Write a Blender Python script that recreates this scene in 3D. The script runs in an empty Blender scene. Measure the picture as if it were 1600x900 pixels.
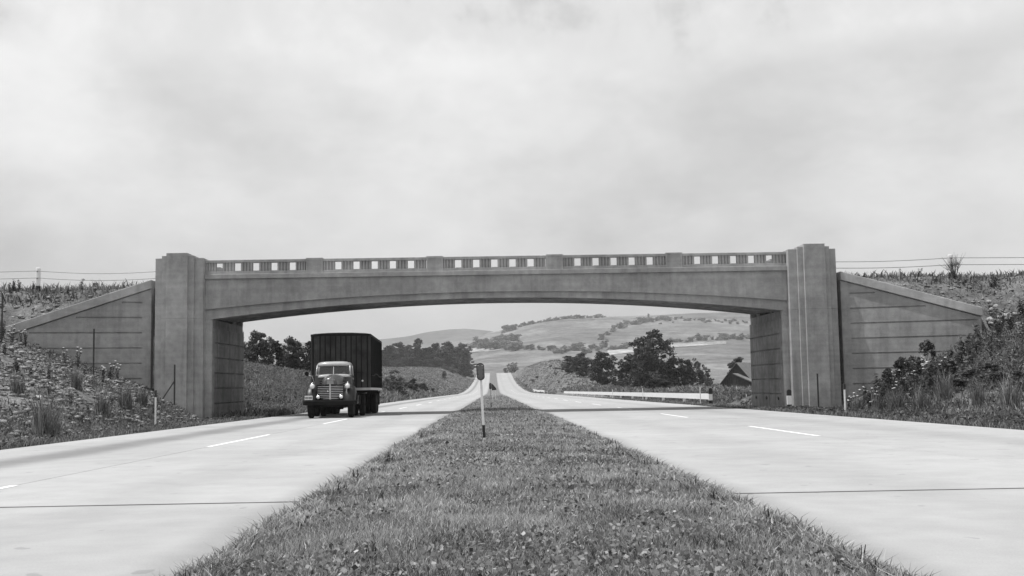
import bpy, math, random
import numpy as np
from mathutils import Vector, Matrix
rad = math.radians
SC = bpy.context.scene
COL = SC.collection

# ------------------------------------------------------------------ camera, sky, sun, exposure
F, CAMZ = 1750.0, 1.1                     # focal length in photo pixels (1600 wide), camera height
YAW, PITCH, ROLL = 1.05, 4.97, -0.97
CM = Matrix.Rotation(rad(-YAW), 3, 'Z') @ Matrix.Rotation(rad(90 + PITCH), 3, 'X') @ Matrix.Rotation(rad(ROLL), 3, 'Z')
cam = bpy.data.cameras.new('camera'); camo = bpy.data.objects.new('camera', cam); COL.objects.link(camo)
camo.matrix_world = Matrix.Translation((0, 0, CAMZ)) @ CM.to_4x4()
cam.sensor_width = 36; cam.lens = F / 1600 * 36; cam.clip_start = 0.05; cam.clip_end = 20000
SC.camera = camo
SUN_EL, SUN_AZ = 70.0, -3.0                # the sun stands over the left end of the bridge
sun = bpy.data.lights.new('sun', 'SUN'); sun.energy = 5.0; sun.angle = rad(0.53); sun.color = (1.0, 1.0, 1.0)
suno = bpy.data.objects.new('sun', sun); COL.objects.link(suno)
SD = Vector((-math.cos(rad(SUN_EL)) * math.cos(rad(SUN_AZ)), math.cos(rad(SUN_EL)) * math.sin(rad(SUN_AZ)), math.sin(rad(SUN_EL))))
suno.rotation_euler = (-SD).to_track_quat('-Z', 'Y').to_euler(); suno.location = SD * 60
W = bpy.data.worlds.new('World'); SC.world = W; W.use_nodes = True
def sky():
    nt = W.node_tree; N = nt.nodes; L = nt.links; N.clear()
    def nd(t, **k):
        n = N.new(t)
        for a, b in k.items(): setattr(n, a, b)
        return n
    def mth(op, a, b=None, c=None):
        n = nd('ShaderNodeMath', operation=op)
        for i, v in enumerate((a, b, c)):
            if v is None: continue
            if isinstance(v, (int, float)): n.inputs[i].default_value = v
            else: L.new(v, n.inputs[i])
        return n.outputs[0]
    def noise(vec, sc, det=6, rough=.55, dist=0., off=(0, 0, 0)):
        m = nd('ShaderNodeMapping'); L.new(vec, m.inputs[0]); m.inputs['Location'].default_value = off
        n = nd('ShaderNodeTexNoise'); L.new(m.outputs[0], n.inputs['Vector'])
        n.inputs['Scale'].default_value = sc; n.inputs['Detail'].default_value = det
        n.inputs['Roughness'].default_value = rough; n.inputs['Distortion'].default_value = dist
        return n.outputs[0]
    def ss(x, a, b, lo=0., hi=1.):
        n = nd('ShaderNodeMapRange', interpolation_type='SMOOTHSTEP', clamp=True)
        L.new(x, n.inputs[0])
        for i, v in enumerate((a, b, lo, hi)): n.inputs[i + 1].default_value = v
        return n.outputs[0]
    tc = nd('ShaderNodeTexCoord'); g = tc.outputs['Generated']
    sk = nd('ShaderNodeTexSky', sky_type='NISHITA', sun_disc=False)
    sk.sun_elevation = rad(SUN_EL); sk.sun_rotation = rad(270 + SUN_AZ); sk.air_density = 1.0; sk.dust_density = 2.5
    bw = nd('ShaderNodeRGBToBW'); L.new(sk.outputs[0], bw.inputs[0])
    sep = nd('ShaderNodeSeparateXYZ'); L.new(g, sep.inputs[0])
    z = mth('MAXIMUM', sep.outputs[2], 0.0)
    den = mth('ADD', z, .42)
    cmb = nd('ShaderNodeCombineXYZ')
    L.new(mth('DIVIDE', sep.outputs[0], den), cmb.inputs[0]); L.new(mth('DIVIDE', sep.outputs[1], den), cmb.inputs[1])
    p = cmb.outputs[0]
    veil = noise(p, 1.9, 8, .55, .25, (3.1, 1.7, 0))
    mpz = nd('ShaderNodeMapping'); L.new(g, mpz.inputs[0]); mpz.inputs['Scale'].default_value = (1, 1, 1.7)
    soft = noise(mpz.outputs[0], 4.6, 9, .52, .12, (0.3, 5.2, 0))
    puff = noise(g, 6.5, 9, .55, .15, (1.36, 2.2, .4))
    fine = noise(g, 22., 7, .6, .2, (4.1, 2.2, 3.4))
    # overcast veil with soft swells
    v = mth('ADD', mth('MULTIPLY', ss(veil, .36, .66), .5), mth('MULTIPLY', ss(soft, .36, .64), .6))
    lump = noise(mpz.outputs[0], 11.0, 9, .6, .1, (2.3, 1.2, 4.4))
    v = mth('ADD', v, mth('MULTIPLY', mth('SUBTRACT', lump, .5), 1.1))
    veilc = mth('ADD', mth('MULTIPLY', v, 2.5), mth('ADD', 5.0, ss(z, .06, .29, 0., 1.75)))
    # heaped cumulus high up; clear grey gaps above it
    q = mth('ADD', mth('MULTIPLY', puff, 1.0), mth('MULTIPLY', fine, .34))
    q = mth('SUBTRACT', q, mth('MULTIPLY', ss(z, .20, .52), .16))
    edge = ss(q, .43, .545)
    high = ss(z, .262, .30)
    bright = mth('ADD', mth('MULTIPLY', ss(q, .52, .85), 1.7), 7.9)
    gap = mth('ADD', mth('MULTIPLY', bw.outputs[0], .12), 6.2)
    def mix(f, a, b):
        n = nd('ShaderNodeMix', data_type='FLOAT'); L.new(f, n.inputs[0]); L.new(a, n.inputs[2]); L.new(b, n.inputs[3]); return n.outputs[0]
    top = mix(edge, gap, bright)
    c = mix(high, veilc, top)
    hz = ss(z, 0.0, .12, .10, 0.)
    c = mth('ADD', mth('MULTIPLY', c, mth('SUBTRACT', 1.0, hz)), mth('MULTIPLY', hz, 5.9))
    cc = nd('ShaderNodeCombineColor'); [L.new(c, cc.inputs[i]) for i in range(3)]
    bg = nd('ShaderNodeBackground'); L.new(cc.outputs[0], bg.inputs[0]); bg.inputs[1].default_value = .1
    out = nd('ShaderNodeOutputWorld'); L.new(bg.outputs[0], out.inputs[0])
sky()
SC.view_settings.view_transform = 'Standard'; SC.view_settings.look = 'None'
SC.view_settings.exposure = 0.0; SC.view_settings.gamma = 1.0; SC.view_settings.use_curve_mapping = False
SC.cycles.max_bounces = 6; SC.cycles.diffuse_bounces = 3; SC.cycles.glossy_bounces = 3; SC.cycles.transmission_bounces = 4
SC.cycles.volume_bounces = 0; SC.cycles.transparent_max_bounces = 6

# ------------------------------------------------------------------ helpers
def ray(px, py): return CM @ Vector(((px - 800) / F, (450 - py) / F, -1.0))
def at(px, py, Y):
    d = ray(px, py); t = Y / d.y; return d.x * t, CAMZ + d.z * t
def hor(px): return 602.7 - (px - 770) * .0169

def tag(o, label=None, cat=None, group=None, kind=None):
    for k, v in (('label', label), ('category', cat), ('group', group), ('kind', kind)):
        if v: o[k] = v
    return o
def thing(name, label, cat, loc=(0, 0, 0), rz=0., group=None):
    o = bpy.data.objects.new(name, None); COL.objects.link(o); o.location = loc; o.rotation_euler = (0, 0, rz)
    o.empty_display_size = .2
    return tag(o, label, cat, group)
def link(name, me, m=None, parent=None, loc=None, smooth=False):
    o = bpy.data.objects.new(name, me); COL.objects.link(o)
    if m and not me.materials: me.materials.append(m)
    if parent: o.parent = parent
    if loc is not None: o.location = loc
    if smooth: me.polygons.foreach_set('use_smooth', [True] * len(me.polygons))
    return o
def copy_tree(o, parent=None):
    c = o.copy(); COL.objects.link(c)
    if parent: c.parent = parent
    for ch in list(o.children): copy_tree(ch, c)
    return c

class MB:
    def __init__(s): s.v = []; s.f = []
    def add(s, vs, fs):
        b = len(s.v); s.v += [tuple(v) for v in vs]; s.f += [tuple(i + b for i in f) for f in fs]; return s
    def box(s, x0, x1, y0, y1, z0, z1):
        return s.add([(x0, y0, z0), (x1, y0, z0), (x1, y1, z0), (x0, y1, z0), (x0, y0, z1), (x1, y0, z1), (x1, y1, z1), (x0, y1, z1)],
                     [(0, 3, 2, 1), (4, 5, 6, 7), (0, 1, 5, 4), (1, 2, 6, 5), (2, 3, 7, 6), (3, 0, 4, 7)])
    def prism(s, poly, fn, a, b):
        """extrude a 2D polygon; fn(u, v, d) -> xyz, from d=a to d=b"""
        n = len(poly)
        return s.add([fn(u, v, a) for u, v in poly] + [fn(u, v, b) for u, v in poly],
                     [tuple(range(n)), tuple(range(2 * n - 1, n - 1, -1))] + [(i, i + n, (i + 1) % n + n, (i + 1) % n) for i in range(n)])
    def tube(s, pts, r, n=8, cap=True):
        pts = [Vector(p) for p in pts]; rs = r if isinstance(r, (list, tuple)) else [r] * len(pts)
        vs = []; fs = []
        for i, p in enumerate(pts):
            t = (pts[min(i + 1, len(pts) - 1)] - pts[max(i - 1, 0)]).normalized()
            up = Vector((0, 0, 1)) if abs(t.z) < .9 else Vector((1, 0, 0))
            a = t.cross(up).normalized(); b = t.cross(a)
            vs += [p + (a * math.cos(k * 2 * math.pi / n) + b * math.sin(k * 2 * math.pi / n)) * rs[i] for k in range(n)]
        for i in range(len(pts) - 1):
            for k in range(n): fs.append((i * n + k, i * n + (k + 1) % n, (i + 1) * n + (k + 1) % n, (i + 1) * n + k))
        if cap: fs += [tuple(range(n)), tuple(range(len(vs) - 1, len(vs) - n - 1, -1))]
        return s.add(vs, fs)
    def lathe(s, prof, axis='X', c=(0, 0, 0), n=24):
        """prof: list of (along, radius)"""
        vs = []; fs = []
        for a, r in prof:
            for k in range(n):
                t = k * 2 * math.pi / n; p, q = r * math.cos(t), r * math.sin(t)
                vs.append({'X': (c[0] + a, c[1] + p, c[2] + q), 'Y': (c[0] + p, c[1] + a, c[2] + q), 'Z': (c[0] + p, c[1] + q, c[2] + a)}[axis])
        for i in range(len(prof) - 1):
            for k in range(n): fs.append((i * n + k, i * n + (k + 1) % n, (i + 1) * n + (k + 1) % n, (i + 1) * n + k))
        fs += [tuple(range(n)), tuple(range(len(vs) - 1, len(vs) - n - 1, -1))]
        return s.add(vs, fs)
    def loft(s, secs, close=False, cap=True):
        n = len(secs[0]); vs = [p for q in secs for p in q]; fs = []
        for i in range(len(secs) - 1):
            for k in range(n if close else n - 1): fs.append((i * n + k, i * n + (k + 1) % n, (i + 1) * n + (k + 1) % n, (i + 1) * n + k))
        if cap: fs += [tuple(range(n)), tuple(range(len(vs) - 1, len(vs) - n - 1, -1))]
        return s.add(vs, fs)
    def mesh(s, name):
        me = bpy.data.meshes.new(name); me.from_pydata(s.v, [], s.f); me.update()
        import bmesh
        bm = bmesh.new(); bm.from_mesh(me); bmesh.ops.recalc_face_normals(bm, faces=bm.faces); bm.to_mesh(me); bm.free()
        return me
    def build(s, name, m, parent=None, bevel=0., smooth=False, loc=None, seg=2):
        o = link(name, s.mesh(name), m, parent, loc, smooth)
        if bevel:
            md = o.modifiers.new('bevel', 'BEVEL'); md.width = bevel; md.segments = seg; md.limit_method = 'ANGLE'; md.angle_limit = rad(35)
        return o

def npmesh(name, V, T, v=None, smooth=False):
    V = np.asarray(V, dtype=np.float32); T = np.asarray(T, dtype=np.int32); k = T.shape[1]
    me = bpy.data.meshes.new(name)
    me.vertices.add(len(V)); me.vertices.foreach_set('co', V.ravel())
    me.loops.add(T.size); me.loops.foreach_set('vertex_index', T.ravel())
    me.polygons.add(len(T)); me.polygons.foreach_set('loop_start', np.arange(0, T.size, k, dtype=np.int32))
    if smooth: me.polygons.foreach_set('use_smooth', np.ones(len(T), dtype=bool))
    if v is not None:
        a = me.attributes.new('v', 'FLOAT', 'POINT'); a.data.foreach_set('value', np.asarray(v, dtype=np.float32))
    me.update(calc_edges=True); me.validate()
    return me

# ------------------------------------------------------------------ materials (all neutral greys: the place as the black-and-white film saw it)
MATS = {}
class NT:
    def __init__(s, m):
        m.use_nodes = True; s.nt = m.node_tree; s.N = s.nt.nodes; s.L = s.nt.links; s.N.clear()
        s.out = s.N.new('ShaderNodeOutputMaterial'); s.b = s.N.new('ShaderNodeBsdfPrincipled'); s.L.new(s.b.outputs[0], s.out.inputs[0])
        s.tc = s.N.new('ShaderNodeTexCoord')
    def put(s, v, sock):
        if isinstance(v, (int, float)): sock.default_value = v
        else: s.L.new(v, sock)
    def math(s, op, a, b=None, clamp=False):
        n = s.N.new('ShaderNodeMath'); n.operation = op; n.use_clamp = clamp; s.put(a, n.inputs[0])
        if b is not None: s.put(b, n.inputs[1])
        return n.outputs[0]
    def noise(s, sc, det=5, rough=.55, stretch=(1, 1, 1), co='Object', dist=0.):
        mp = s.N.new('ShaderNodeMapping'); mp.inputs['Scale'].default_value = stretch
        if co == 'World':
            g = s.N.new('ShaderNodeNewGeometry'); s.L.new(g.outputs['Position'], mp.inputs[0])
        else: s.L.new(s.tc.outputs[co], mp.inputs[0])
        n = s.N.new('ShaderNodeTexNoise'); s.L.new(mp.outputs[0], n.inputs['Vector'])
        n.inputs['Scale'].default_value = sc; n.inputs['Detail'].default_value = det; n.inputs['Roughness'].default_value = rough; n.inputs['Distortion'].default_value = dist
        return n.outputs[0]
    def rng(s, x, a, b, lo, hi, smooth=True):
        n = s.N.new('ShaderNodeMapRange'); n.interpolation_type = 'SMOOTHSTEP' if smooth else 'LINEAR'; n.clamp = True; s.L.new(x, n.inputs[0])
        for i, v in enumerate((a, b, lo, hi)): n.inputs[i + 1].default_value = v
        return n.outputs[0]
    def grey(s, x, sock=None):
        c = s.N.new('ShaderNodeCombineColor'); [s.put(x, c.inputs[i]) for i in range(3)]
        s.L.new(c.outputs[0], sock or s.b.inputs['Base Color'])
    def bump(s, h, st=.3, dist=.02):
        n = s.N.new('ShaderNodeBump'); n.inputs['Strength'].default_value = st; n.inputs['Distance'].default_value = dist; s.L.new(h, n.inputs['Height']); s.L.new(n.outputs[0], s.b.inputs['Normal'])
    def attr(s, name, typ='GEOMETRY'):
        n = s.N.new('ShaderNodeAttribute'); n.attribute_name = name; n.attribute_type = typ; return n.outputs['Fac']
    def rand(s):
        n = s.N.new('ShaderNodeObjectInfo'); return n.outputs['Random']
    def pos(s):
        g = s.N.new('ShaderNodeNewGeometry'); q = s.N.new('ShaderNodeSeparateXYZ'); s.L.new(g.outputs['Position'], q.inputs[0]); return q.outputs
def newmat(name):
    m = bpy.data.materials.new(name); MATS[name] = m; return m, NT(m)
def plain(name, g, rough=.7, metal=0., var=.12, sc=6., coat=0., bump=0., co='Object', spec=.5):
    m, t = newmat(name)
    n = t.noise(sc, 5, .6, co=co)
    t.grey(t.rng(n, .3, .7, g * (1 - var), g * (1 + var)))
    t.b.inputs['Roughness'].default_value = rough; t.b.inputs['Metallic'].default_value = metal
    t.b.inputs['Specular IOR Level'].default_value = spec
    if coat: t.b.inputs['Coat Weight'].default_value = coat; t.b.inputs['Coat Roughness'].default_value = .12
    if bump: t.bump(t.noise(sc * 5, 4, .6, co=co), bump, .01)
    return m
def concrete(name, g, streak=.22, mott=.16, seed=0.):
    m, t = newmat(name)
    big = t.noise(.55, 4, .55, co='World'); mid = t.noise(3.2, 6, .62, co='World'); fine = t.noise(38, 4, .6, co='World')
    st = t.noise(2.6, 5, .6, (1, 1, .10), 'World'); brd = t.noise(1.0, 2, .5, (.06, .06, 4.2), 'World')
    a = t.rng(big, .3, .7, 1 - mott, 1 + mott)
    b = t.rng(mid, .3, .72, 1 - mott * .7, 1 + mott * .6)
    c = t.rng(st, .42, .75, 1., 1 - streak)
    d = t.rng(fine, .25, .75, .9, 1.1); e = t.rng(brd, .35, .65, .95, 1.04)
    x = t.math('MULTIPLY', t.math('MULTIPLY', t.math('MULTIPLY', a, b), t.math('MULTIPLY', c, d)), e)
    x = t.math('MULTIPLY', x, t.rng(t.rand(), 0, 1, .96, 1.04, False))
    t.grey(t.math('MULTIPLY', x, g)); t.b.inputs['Roughness'].default_value = .9; t.b.inputs['Specular IOR Level'].default_value = .25
    t.bump(t.math('ADD', t.math('MULTIPLY', fine, .5), mid), .35, .012)
    return m
def leafmat(name, lo, hi, trans=.25, rough=.55, objvar=.2):
    m, t = newmat(name)
    v = t.attr('v'); x = t.rng(v, 0, 1, lo, hi, False)
    x = t.math('MULTIPLY', x, t.rng(t.rand(), 0, 1, 1 - objvar, 1 + objvar, False))
    t.grey(x); t.b.inputs['Roughness'].default_value = rough; t.b.inputs['Specular IOR Level'].default_value = .18
    if trans:
        tr = t.N.new('ShaderNodeBsdfTranslucent'); t.grey(x, tr.inputs[0])
        mx = t.N.new('ShaderNodeMixShader'); mx.inputs[0].default_value = trans
        t.L.new(t.b.outputs[0], mx.inputs[1]); t.L.new(tr.outputs[0], mx.inputs[2]); t.L.new(mx.outputs[0], t.out.inputs[0])
    return m

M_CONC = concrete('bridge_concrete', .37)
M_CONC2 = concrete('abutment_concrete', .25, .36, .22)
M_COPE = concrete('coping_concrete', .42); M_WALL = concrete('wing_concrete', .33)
def road_mat(name, lanes, g=.335):
    """pale concrete slab; a dark oil drip stripe down the middle of each lane, faint wheel wear, patches"""
    m, t = newmat(name)
    P = t.pos()
    big = t.noise(.22, 5, .6, co='World'); mid = t.noise(1.6, 6, .65, co='World'); fine = t.noise(60, 4, .65, co='World')
    brush = t.noise(14, 4, .6, (.12, 1.6, 1), 'World'); wob = t.noise(.12, 3, .5, co='World')
    x = t.math('MULTIPLY', t.rng(big, .3, .7, .90, 1.07), t.rng(mid, .3, .7, .94, 1.05))
    x = t.math('MULTIPLY', x, t.math('MULTIPLY', t.rng(fine, .25, .75, .92, 1.07), t.rng(brush, .3, .7, .985, 1.012)))
    for xc, w, amt in lanes:
        dx = t.math('ABSOLUTE', t.math('SUBTRACT', P[0], t.math('ADD', t.math('MULTIPLY', t.math('SUBTRACT', wob, .5), .8), xc)))
        x = t.math('MULTIPLY', x, t.rng(dx, w * .15, w, 1 - amt, 1.))
    spots = t.noise(3.1, 2, .4, (1, .8, 1), 'World')
    x = t.math('MULTIPLY', x, t.rng(spots, .70, .73, 1., .80))
    x = t.math('MULTIPLY', x, t.rng(t.rand(), 0, 1, .97, 1.03, False))
    t.grey(t.math('MULTIPLY', x, g)); t.b.inputs['Roughness'].default_value = .85; t.b.inputs['Specular IOR Level'].default_value = .3
    t.bump(t.math('ADD', fine, t.math('MULTIPLY', brush, .6)), .25, .006)
    return m
M_ROADL = road_mat('road_concrete_left', [(-8.05, .9, .42), (-3.8, .8, .08), (-9.9, .5, -.05), (-1.9, .42, .22)])
M_ROADR = road_mat('road_concrete_right', [(9.2, .95, .13), (4.4, .9, .07), (11.3, .4, -.05), (2.3, .42, .22)])
M_TAR = plain('joint_tar', .03, .8, var=.3, sc=20)
M_WPAINT = plain('white_road_paint', .78, .7, var=.1, sc=9)
M_WHITE = plain('white_painted_wood', .8, .6, var=.06, sc=5)
M_BLACKP = plain('black_paint', .018, .5, var=.2)
M_STEEL = plain('dark_rusty_steel', .05, .7, .2, .3)
M_WIRE = plain('steel_cable', .16, .5, .6)
def ground_mat():
    m, t = newmat('verge_soil')
    a = t.noise(.35, 6, .6, co='World'); b = t.noise(2.2, 7, .68, co='World'); c = t.noise(14, 5, .7, co='World'); far = t.noise(.035, 6, .62, co='World')
    x = t.math('MULTIPLY', t.rng(a, .32, .68, .75, 1.35), t.math('MULTIPLY', t.rng(b, .3, .72, .62, 1.5), t.rng(c, .3, .7, .72, 1.3)))
    x = t.math('MULTIPLY', x, t.rng(far, .35, .65, .8, 1.2))
    t.grey(t.math('MULTIPLY', x, .125)); t.b.inputs['Roughness'].default_value = .95; t.b.inputs['Specular IOR Level'].default_value = .1
    t.bump(t.math('ADD', t.math('MULTIPLY', c, .4), b), .9, .12)
    return m
M_SOIL = ground_mat()
def median_mat():
    m, t = newmat('median_turf')
    b = t.noise(3.0, 7, .68, co='World'); c = t.noise(30, 5, .7, co='World')
    t.grey(t.math('MULTIPLY', t.math('MULTIPLY', t.rng(b, .3, .7, .7, 1.3), t.rng(c, .3, .7, .6, 1.4)), .15))
    t.b.inputs['Roughness'].default_value = .95; t.b.inputs['Specular IOR Level'].default_value = .1
    t.bump(c, .8, .05)
    return m
M_MED = median_mat()
def hill_mat(name, g, rows=0.):
    m, t = newmat(name)
    a = t.noise(.006, 6, .6, co='World'); b = t.noise(.03, 7, .66, co='World'); c = t.noise(.16, 5, .65, co='World')
    x = t.math('MULTIPLY', t.rng(a, .32, .68, .74, 1.25), t.math('MULTIPLY', t.rng(b, .3, .7, .66, 1.3), t.rng(c, .3, .72, .7, 1.28)))
    t.grey(t.math('MULTIPLY', x, g)); t.b.inputs['Roughness'].default_value = .95; t.b.inputs['Specular IOR Level'].default_value = .1
    t.bump(t.math('ADD', b, c), .5, 2.)
    return m
M_HILL = hill_mat('hill_pasture', .155); M_FIELD = hill_mat('stubble_field', .34); M_FIELD2 = hill_mat('green_field', .15); M_WOOD = hill_mat('wooded_hill', .10)
M_GRASS = leafmat('grass_blades', .07, .78, .35)
M_DRY = leafmat('bank_grass_blades', .04, .31, .3)
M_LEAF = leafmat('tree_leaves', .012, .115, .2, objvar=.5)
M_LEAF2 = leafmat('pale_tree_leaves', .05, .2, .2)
M_LEAF3 = leafmat('hazed_far_leaves', .10, .30, .2, objvar=.35)  # paler than nearer leaves: distance haze is partly painted into the colour
M_FARW = leafmat('far_meadow_leaves', .06, .27, .2); M_TUFT = leafmat('feathery_grass', .06, .42, .3)
M_WEED = leafmat('weed_leaves', .025, .17, .25)
M_PETAL = plain('white_petals', .75, .8, var=.1)
M_BARK = plain('bark', .055, .9, var=.3, sc=9, bump=.6)
def stone_mat():
    m, t = newmat('field_stone')
    n = t.noise(5, 6, .65); f = t.noise(24, 4, .6)
    x = t.math('MULTIPLY', t.rng(n, .3, .7, .6, 1.3), t.rng(f, .3, .7, .85, 1.12))
    x = t.math('MULTIPLY', x, t.rng(t.attr('v'), 0, 1, .6, 1.35, False))
    x = t.math('MULTIPLY', x, t.rng(t.rand(), 0, 1, .75, 1.25, False))
    t.grey(t.math('MULTIPLY', x, .31)); t.b.inputs['Roughness'].default_value = .9; t.bump(t.math('ADD', n, f), .5, .03)
    return m
M_STONE = stone_mat()

# ------------------------------------------------------------------ terrain functions
EL, ER, ML, MR, LANL, LANR = -10.2, 11.5, -1.73, 2.14, -5.85, 6.7
D0, D1 = 52.0, 58.65                     # near and far face of the bridge
AL, AR = -12.98, 13.56                   # inner faces of the abutments
def roadz(Y):
    Y = np.asarray(Y, dtype=float)
    z = np.where(Y < 10, 0, -.0037 * (Y - 10))
    t = Y - 320
    z = np.where(Y > 320, -1.147 + 6.4e-5 * t * t, z)
    u = Y - 700
    return np.where(Y > 700, 8.095 + .04864 * u - .0004053 * u * u, z)
_rs = np.random.RandomState(7); _G = _rs.rand(64, 64)
def vnoise(x, y):
    x = np.asarray(x, float); y = np.asarray(y, float)
    i = np.floor(x).astype(int); j = np.floor(y).astype(int); f = x - i; g = y - j
    f = f * f * (3 - 2 * f); g = g * g * (3 - 2 * g)
    a = _G[i % 64, j % 64]; b = _G[(i + 1) % 64, j % 64]; c = _G[i % 64, (j + 1) % 64]; d = _G[(i + 1) % 64, (j + 1) % 64]
    return a + (b - a) * f + (c - a) * g + (a - b - c + d) * f * g - .5
def fbm(x, y): return vnoise(x, y) + .5 * vnoise(x * 2.1 + 7, y * 2.1 + 3) + .25 * vnoise(x * 4.3 + 1, y * 4.3 + 9)
NLk = ([-400, 25, 60, 110, 160, 220, 320, 420, 550, 730, 900, 1200], [.4, .4, 3.1, 3.2, 1.3, 1.0, 3.0, 6.3, 10.3, 12.6, 10, 9])
NRk = ([-400, 25, 60, 120, 190, 260, 320, 400, 520, 730, 900, 1200], [.4, .4, -.1, -.3, 0., .3, .8, 1.8, 4, 8, 9, 9])
MNk = ([-400, 255, 320, 400, 520, 640, 730, 860, 1200], [0, 0, 4.8, 8.6, 8.6, 5.5, 4, 0, 0])   # the mound beside the climbing road
FL = math.tan(rad(17))                  # wing walls flare towards the traffic they face
WLX, WRX = -21.6, 22.1
def ground(X, Y):
    X = np.asarray(X, float); Y = np.asarray(Y, float)
    rz = roadz(Y); left = X < 0
    e = np.where(left, EL - X, X - ER)
    ee = np.maximum(e, 0)
    verge = rz - .05 - .035 * np.minimum(ee, 2.6)
    N = np.where(left, np.interp(Y, *NLk), np.interp(Y, *NRk))
    N = N + np.where(left, 0, np.interp(Y, *MNk) * np.exp(-(np.maximum(X - 21, 0) / 9.) ** 2))
    aX = np.abs(X)
    Fl = 5.9 - .36 * np.maximum(0, 50.6 - Y) - .5 * np.maximum(0, Y - 60.2)
    T = np.where(aX > 12, np.maximum(N, Fl), N)
    b0 = np.where(left, np.where(Y < 70, 2.9, 2.5), np.where(Y < 70, 4.0, 3.0))
    up = verge + (.5 + np.where(left, 0, .8 * np.clip((Y - 250) / 80, 0, 1))) * np.maximum(0, ee - b0)
    eb = np.maximum(0, ee - b0); up = np.where(left & (Y < 64), verge + .6 * np.minimum(eb, 2.2) + .42 * np.maximum(eb - 2.2, 0), up)
    dn = verge - .16 * np.maximum(0, ee - 2.5)
    far = np.clip((Y - 60) / 40, 0, 1)
    k = .6
    z_up = -np.log(np.exp(-up / k) + np.exp(-T / k) + 1e-9) * k
    z_up = np.where(ee < b0, np.minimum(z_up, verge), z_up)
    z = np.where(T > verge, np.maximum(np.minimum(up, z_up), verge), np.maximum(dn, T))
    # earth held back by wing walls and abutments, rising behind the coping to the crossing road
    w0 = np.where(left, 15.74, 16.32); wl = np.where(left, -WLX, WRX)
    uu = np.clip(aX - w0, 0, wl - w0)
    wy = D0 + .33 - uu * FL; wyb = D1 - .33 + uu * FL
    cop = np.where(left, 6.12 - .377 * (aX - 15.72), 6.12 - .335 * (aX - 16.28))
    base = np.maximum(cop, np.where(aX > wl, up, -9))
    held = (Y > wy) & (Y < wyb) & (np.where(left, -X - (-AL), X - AR) > .55) & (aX < 90)
    z = np.where(held, np.maximum(z, np.minimum(5.9, base + .8 * np.minimum(Y - wy, wyb - Y))), z)
    rough = np.clip((ee - 1.2) / 3, 0, 1)
    rough = np.where(held, .3, rough)
    z = z + rough * (.22 * fbm(X * .45, Y * .45) + .10 * fbm(X * 1.5 + 5, Y * 1.5)) + np.clip((ee - 10) / 40, 0, 1) * far * 1.2 * fbm(X * .05, Y * .04)
    z = z + np.clip((ee - .3) / .8, 0, 1) * .03 * fbm(X * 2.2, Y * 2.2)
    inroad = (X > EL) & (X < ER)
    return np.where(inroad, rz - .22, z)
def gz(x, y): return float(ground(x, y))

def axis(segs):
    out = []
    for a, b, st in segs:
        n = max(1, int(round((b - a) / st))); out += list(np.linspace(a, b, n, endpoint=False))
    return np.array(out + [segs[-1][1]])
def grid_mesh(name, X, Y, Z):
    ny, nx = X.shape
    V = np.stack([X, Y, Z], -1).reshape(-1, 3); i = np.arange(ny * nx).reshape(ny, nx)
    Q = np.stack([i[:-1, :-1], i[:-1, 1:], i[1:, 1:], i[1:, :-1]], -1).reshape(-1, 4)
    return npmesh(name, V, Q, smooth=True)
xs = axis([(-900, -120, 40), (-120, -40, 5), (-40, -26, 1.2), (-26, -12, .4), (-12, EL - .02, .3), (EL - .02, EL + .02, .04), (EL + .02, ER - .02, 1.5), (ER - .02, ER + .02, .04), (ER + .02, 12.5, .3), (12.5, 26, .4), (26, 40, 1.2), (40, 120, 5), (120, 900, 40)])
ys = axis([(-400, -20, 20), (-20, 16, 2), (16, 47, .55), (47, 49.4, .3), (49.4, 53, .14), (53, 57.6, .5), (57.6, 61.2, .14), (61.2, 64, .4), (64, 110, .8), (110, 330, 4), (330, 900, 12)])
XX, YY = np.meshgrid(xs, ys)
tag(link('ground', grid_mesh('ground', XX, YY, ground(XX, YY)), M_SOIL), kind='structure')
pl = MB(); pl.add([(-3300, -900, -9), (3300, -900, -9), (3300, 4700, -9), (-3300, 4700, -9)], [(0, 1, 2, 3)])
tag(pl.build('plain', M_HILL), kind='structure')

# far hillside with pastures
RPX = [-2500, -600, 200, 480, 600, 690, 735, 765, 800, 840, 880, 950, 1000, 1090, 1170, 1300, 1700, 2400, 4000]
RPY = [560, 556, 552, 548, 543, 537, 531, 520, 513, 503, 497.5, 495, 493.5, 489, 487, 482, 474, 480, 500]
def hillz(X, Y):
    X = np.asarray(X, float); Y = np.asarray(Y, float)
    px = 770 + F * X / np.maximum(Y, 1)
    h = hor(px); er = (h - np.interp(px, RPX, RPY)) / F; e0 = (h - 583) / F
    t = np.clip((Y - 880) / 1050, 0, 1.0); s = t ** .85
    e = e0 + (er - e0) * s
    z = CAMZ + Y * e
    over = np.maximum(Y - 1930, 0); z = z - over * .11
    amp = np.clip(t * 3, 0, 1) * np.clip((1930 - Y) / 300, 0, 1)
    return z + amp * (5.5 * fbm(X * .0045 + 3, Y * .0045) + 1.2 * fbm(X * .02, Y * .02))
Yh = axis([(850, 2000, 14), (2000, 2600, 60)]); U = np.concatenate([np.linspace(-.9, -.12, 40), np.linspace(-.11, .36, 150), np.linspace(.37, .95, 40)])
UU, YH = np.meshgrid(U, Yh); XH = UU * YH
tag(link('hillside', grid_mesh('hillside', XH, YH, hillz(XH, YH)), M_HILL), kind='structure')
D2PX = [-2200, 0, 480, 560, 600, 640, 665, 700, 730, 760, 785, 830, 900, 1000, 1600, 3500]
D2PY = [545, 542, 535, 531, 529.5, 525, 519.5, 515, 514, 516.5, 521, 528, 533, 536, 540, 545]
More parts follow.
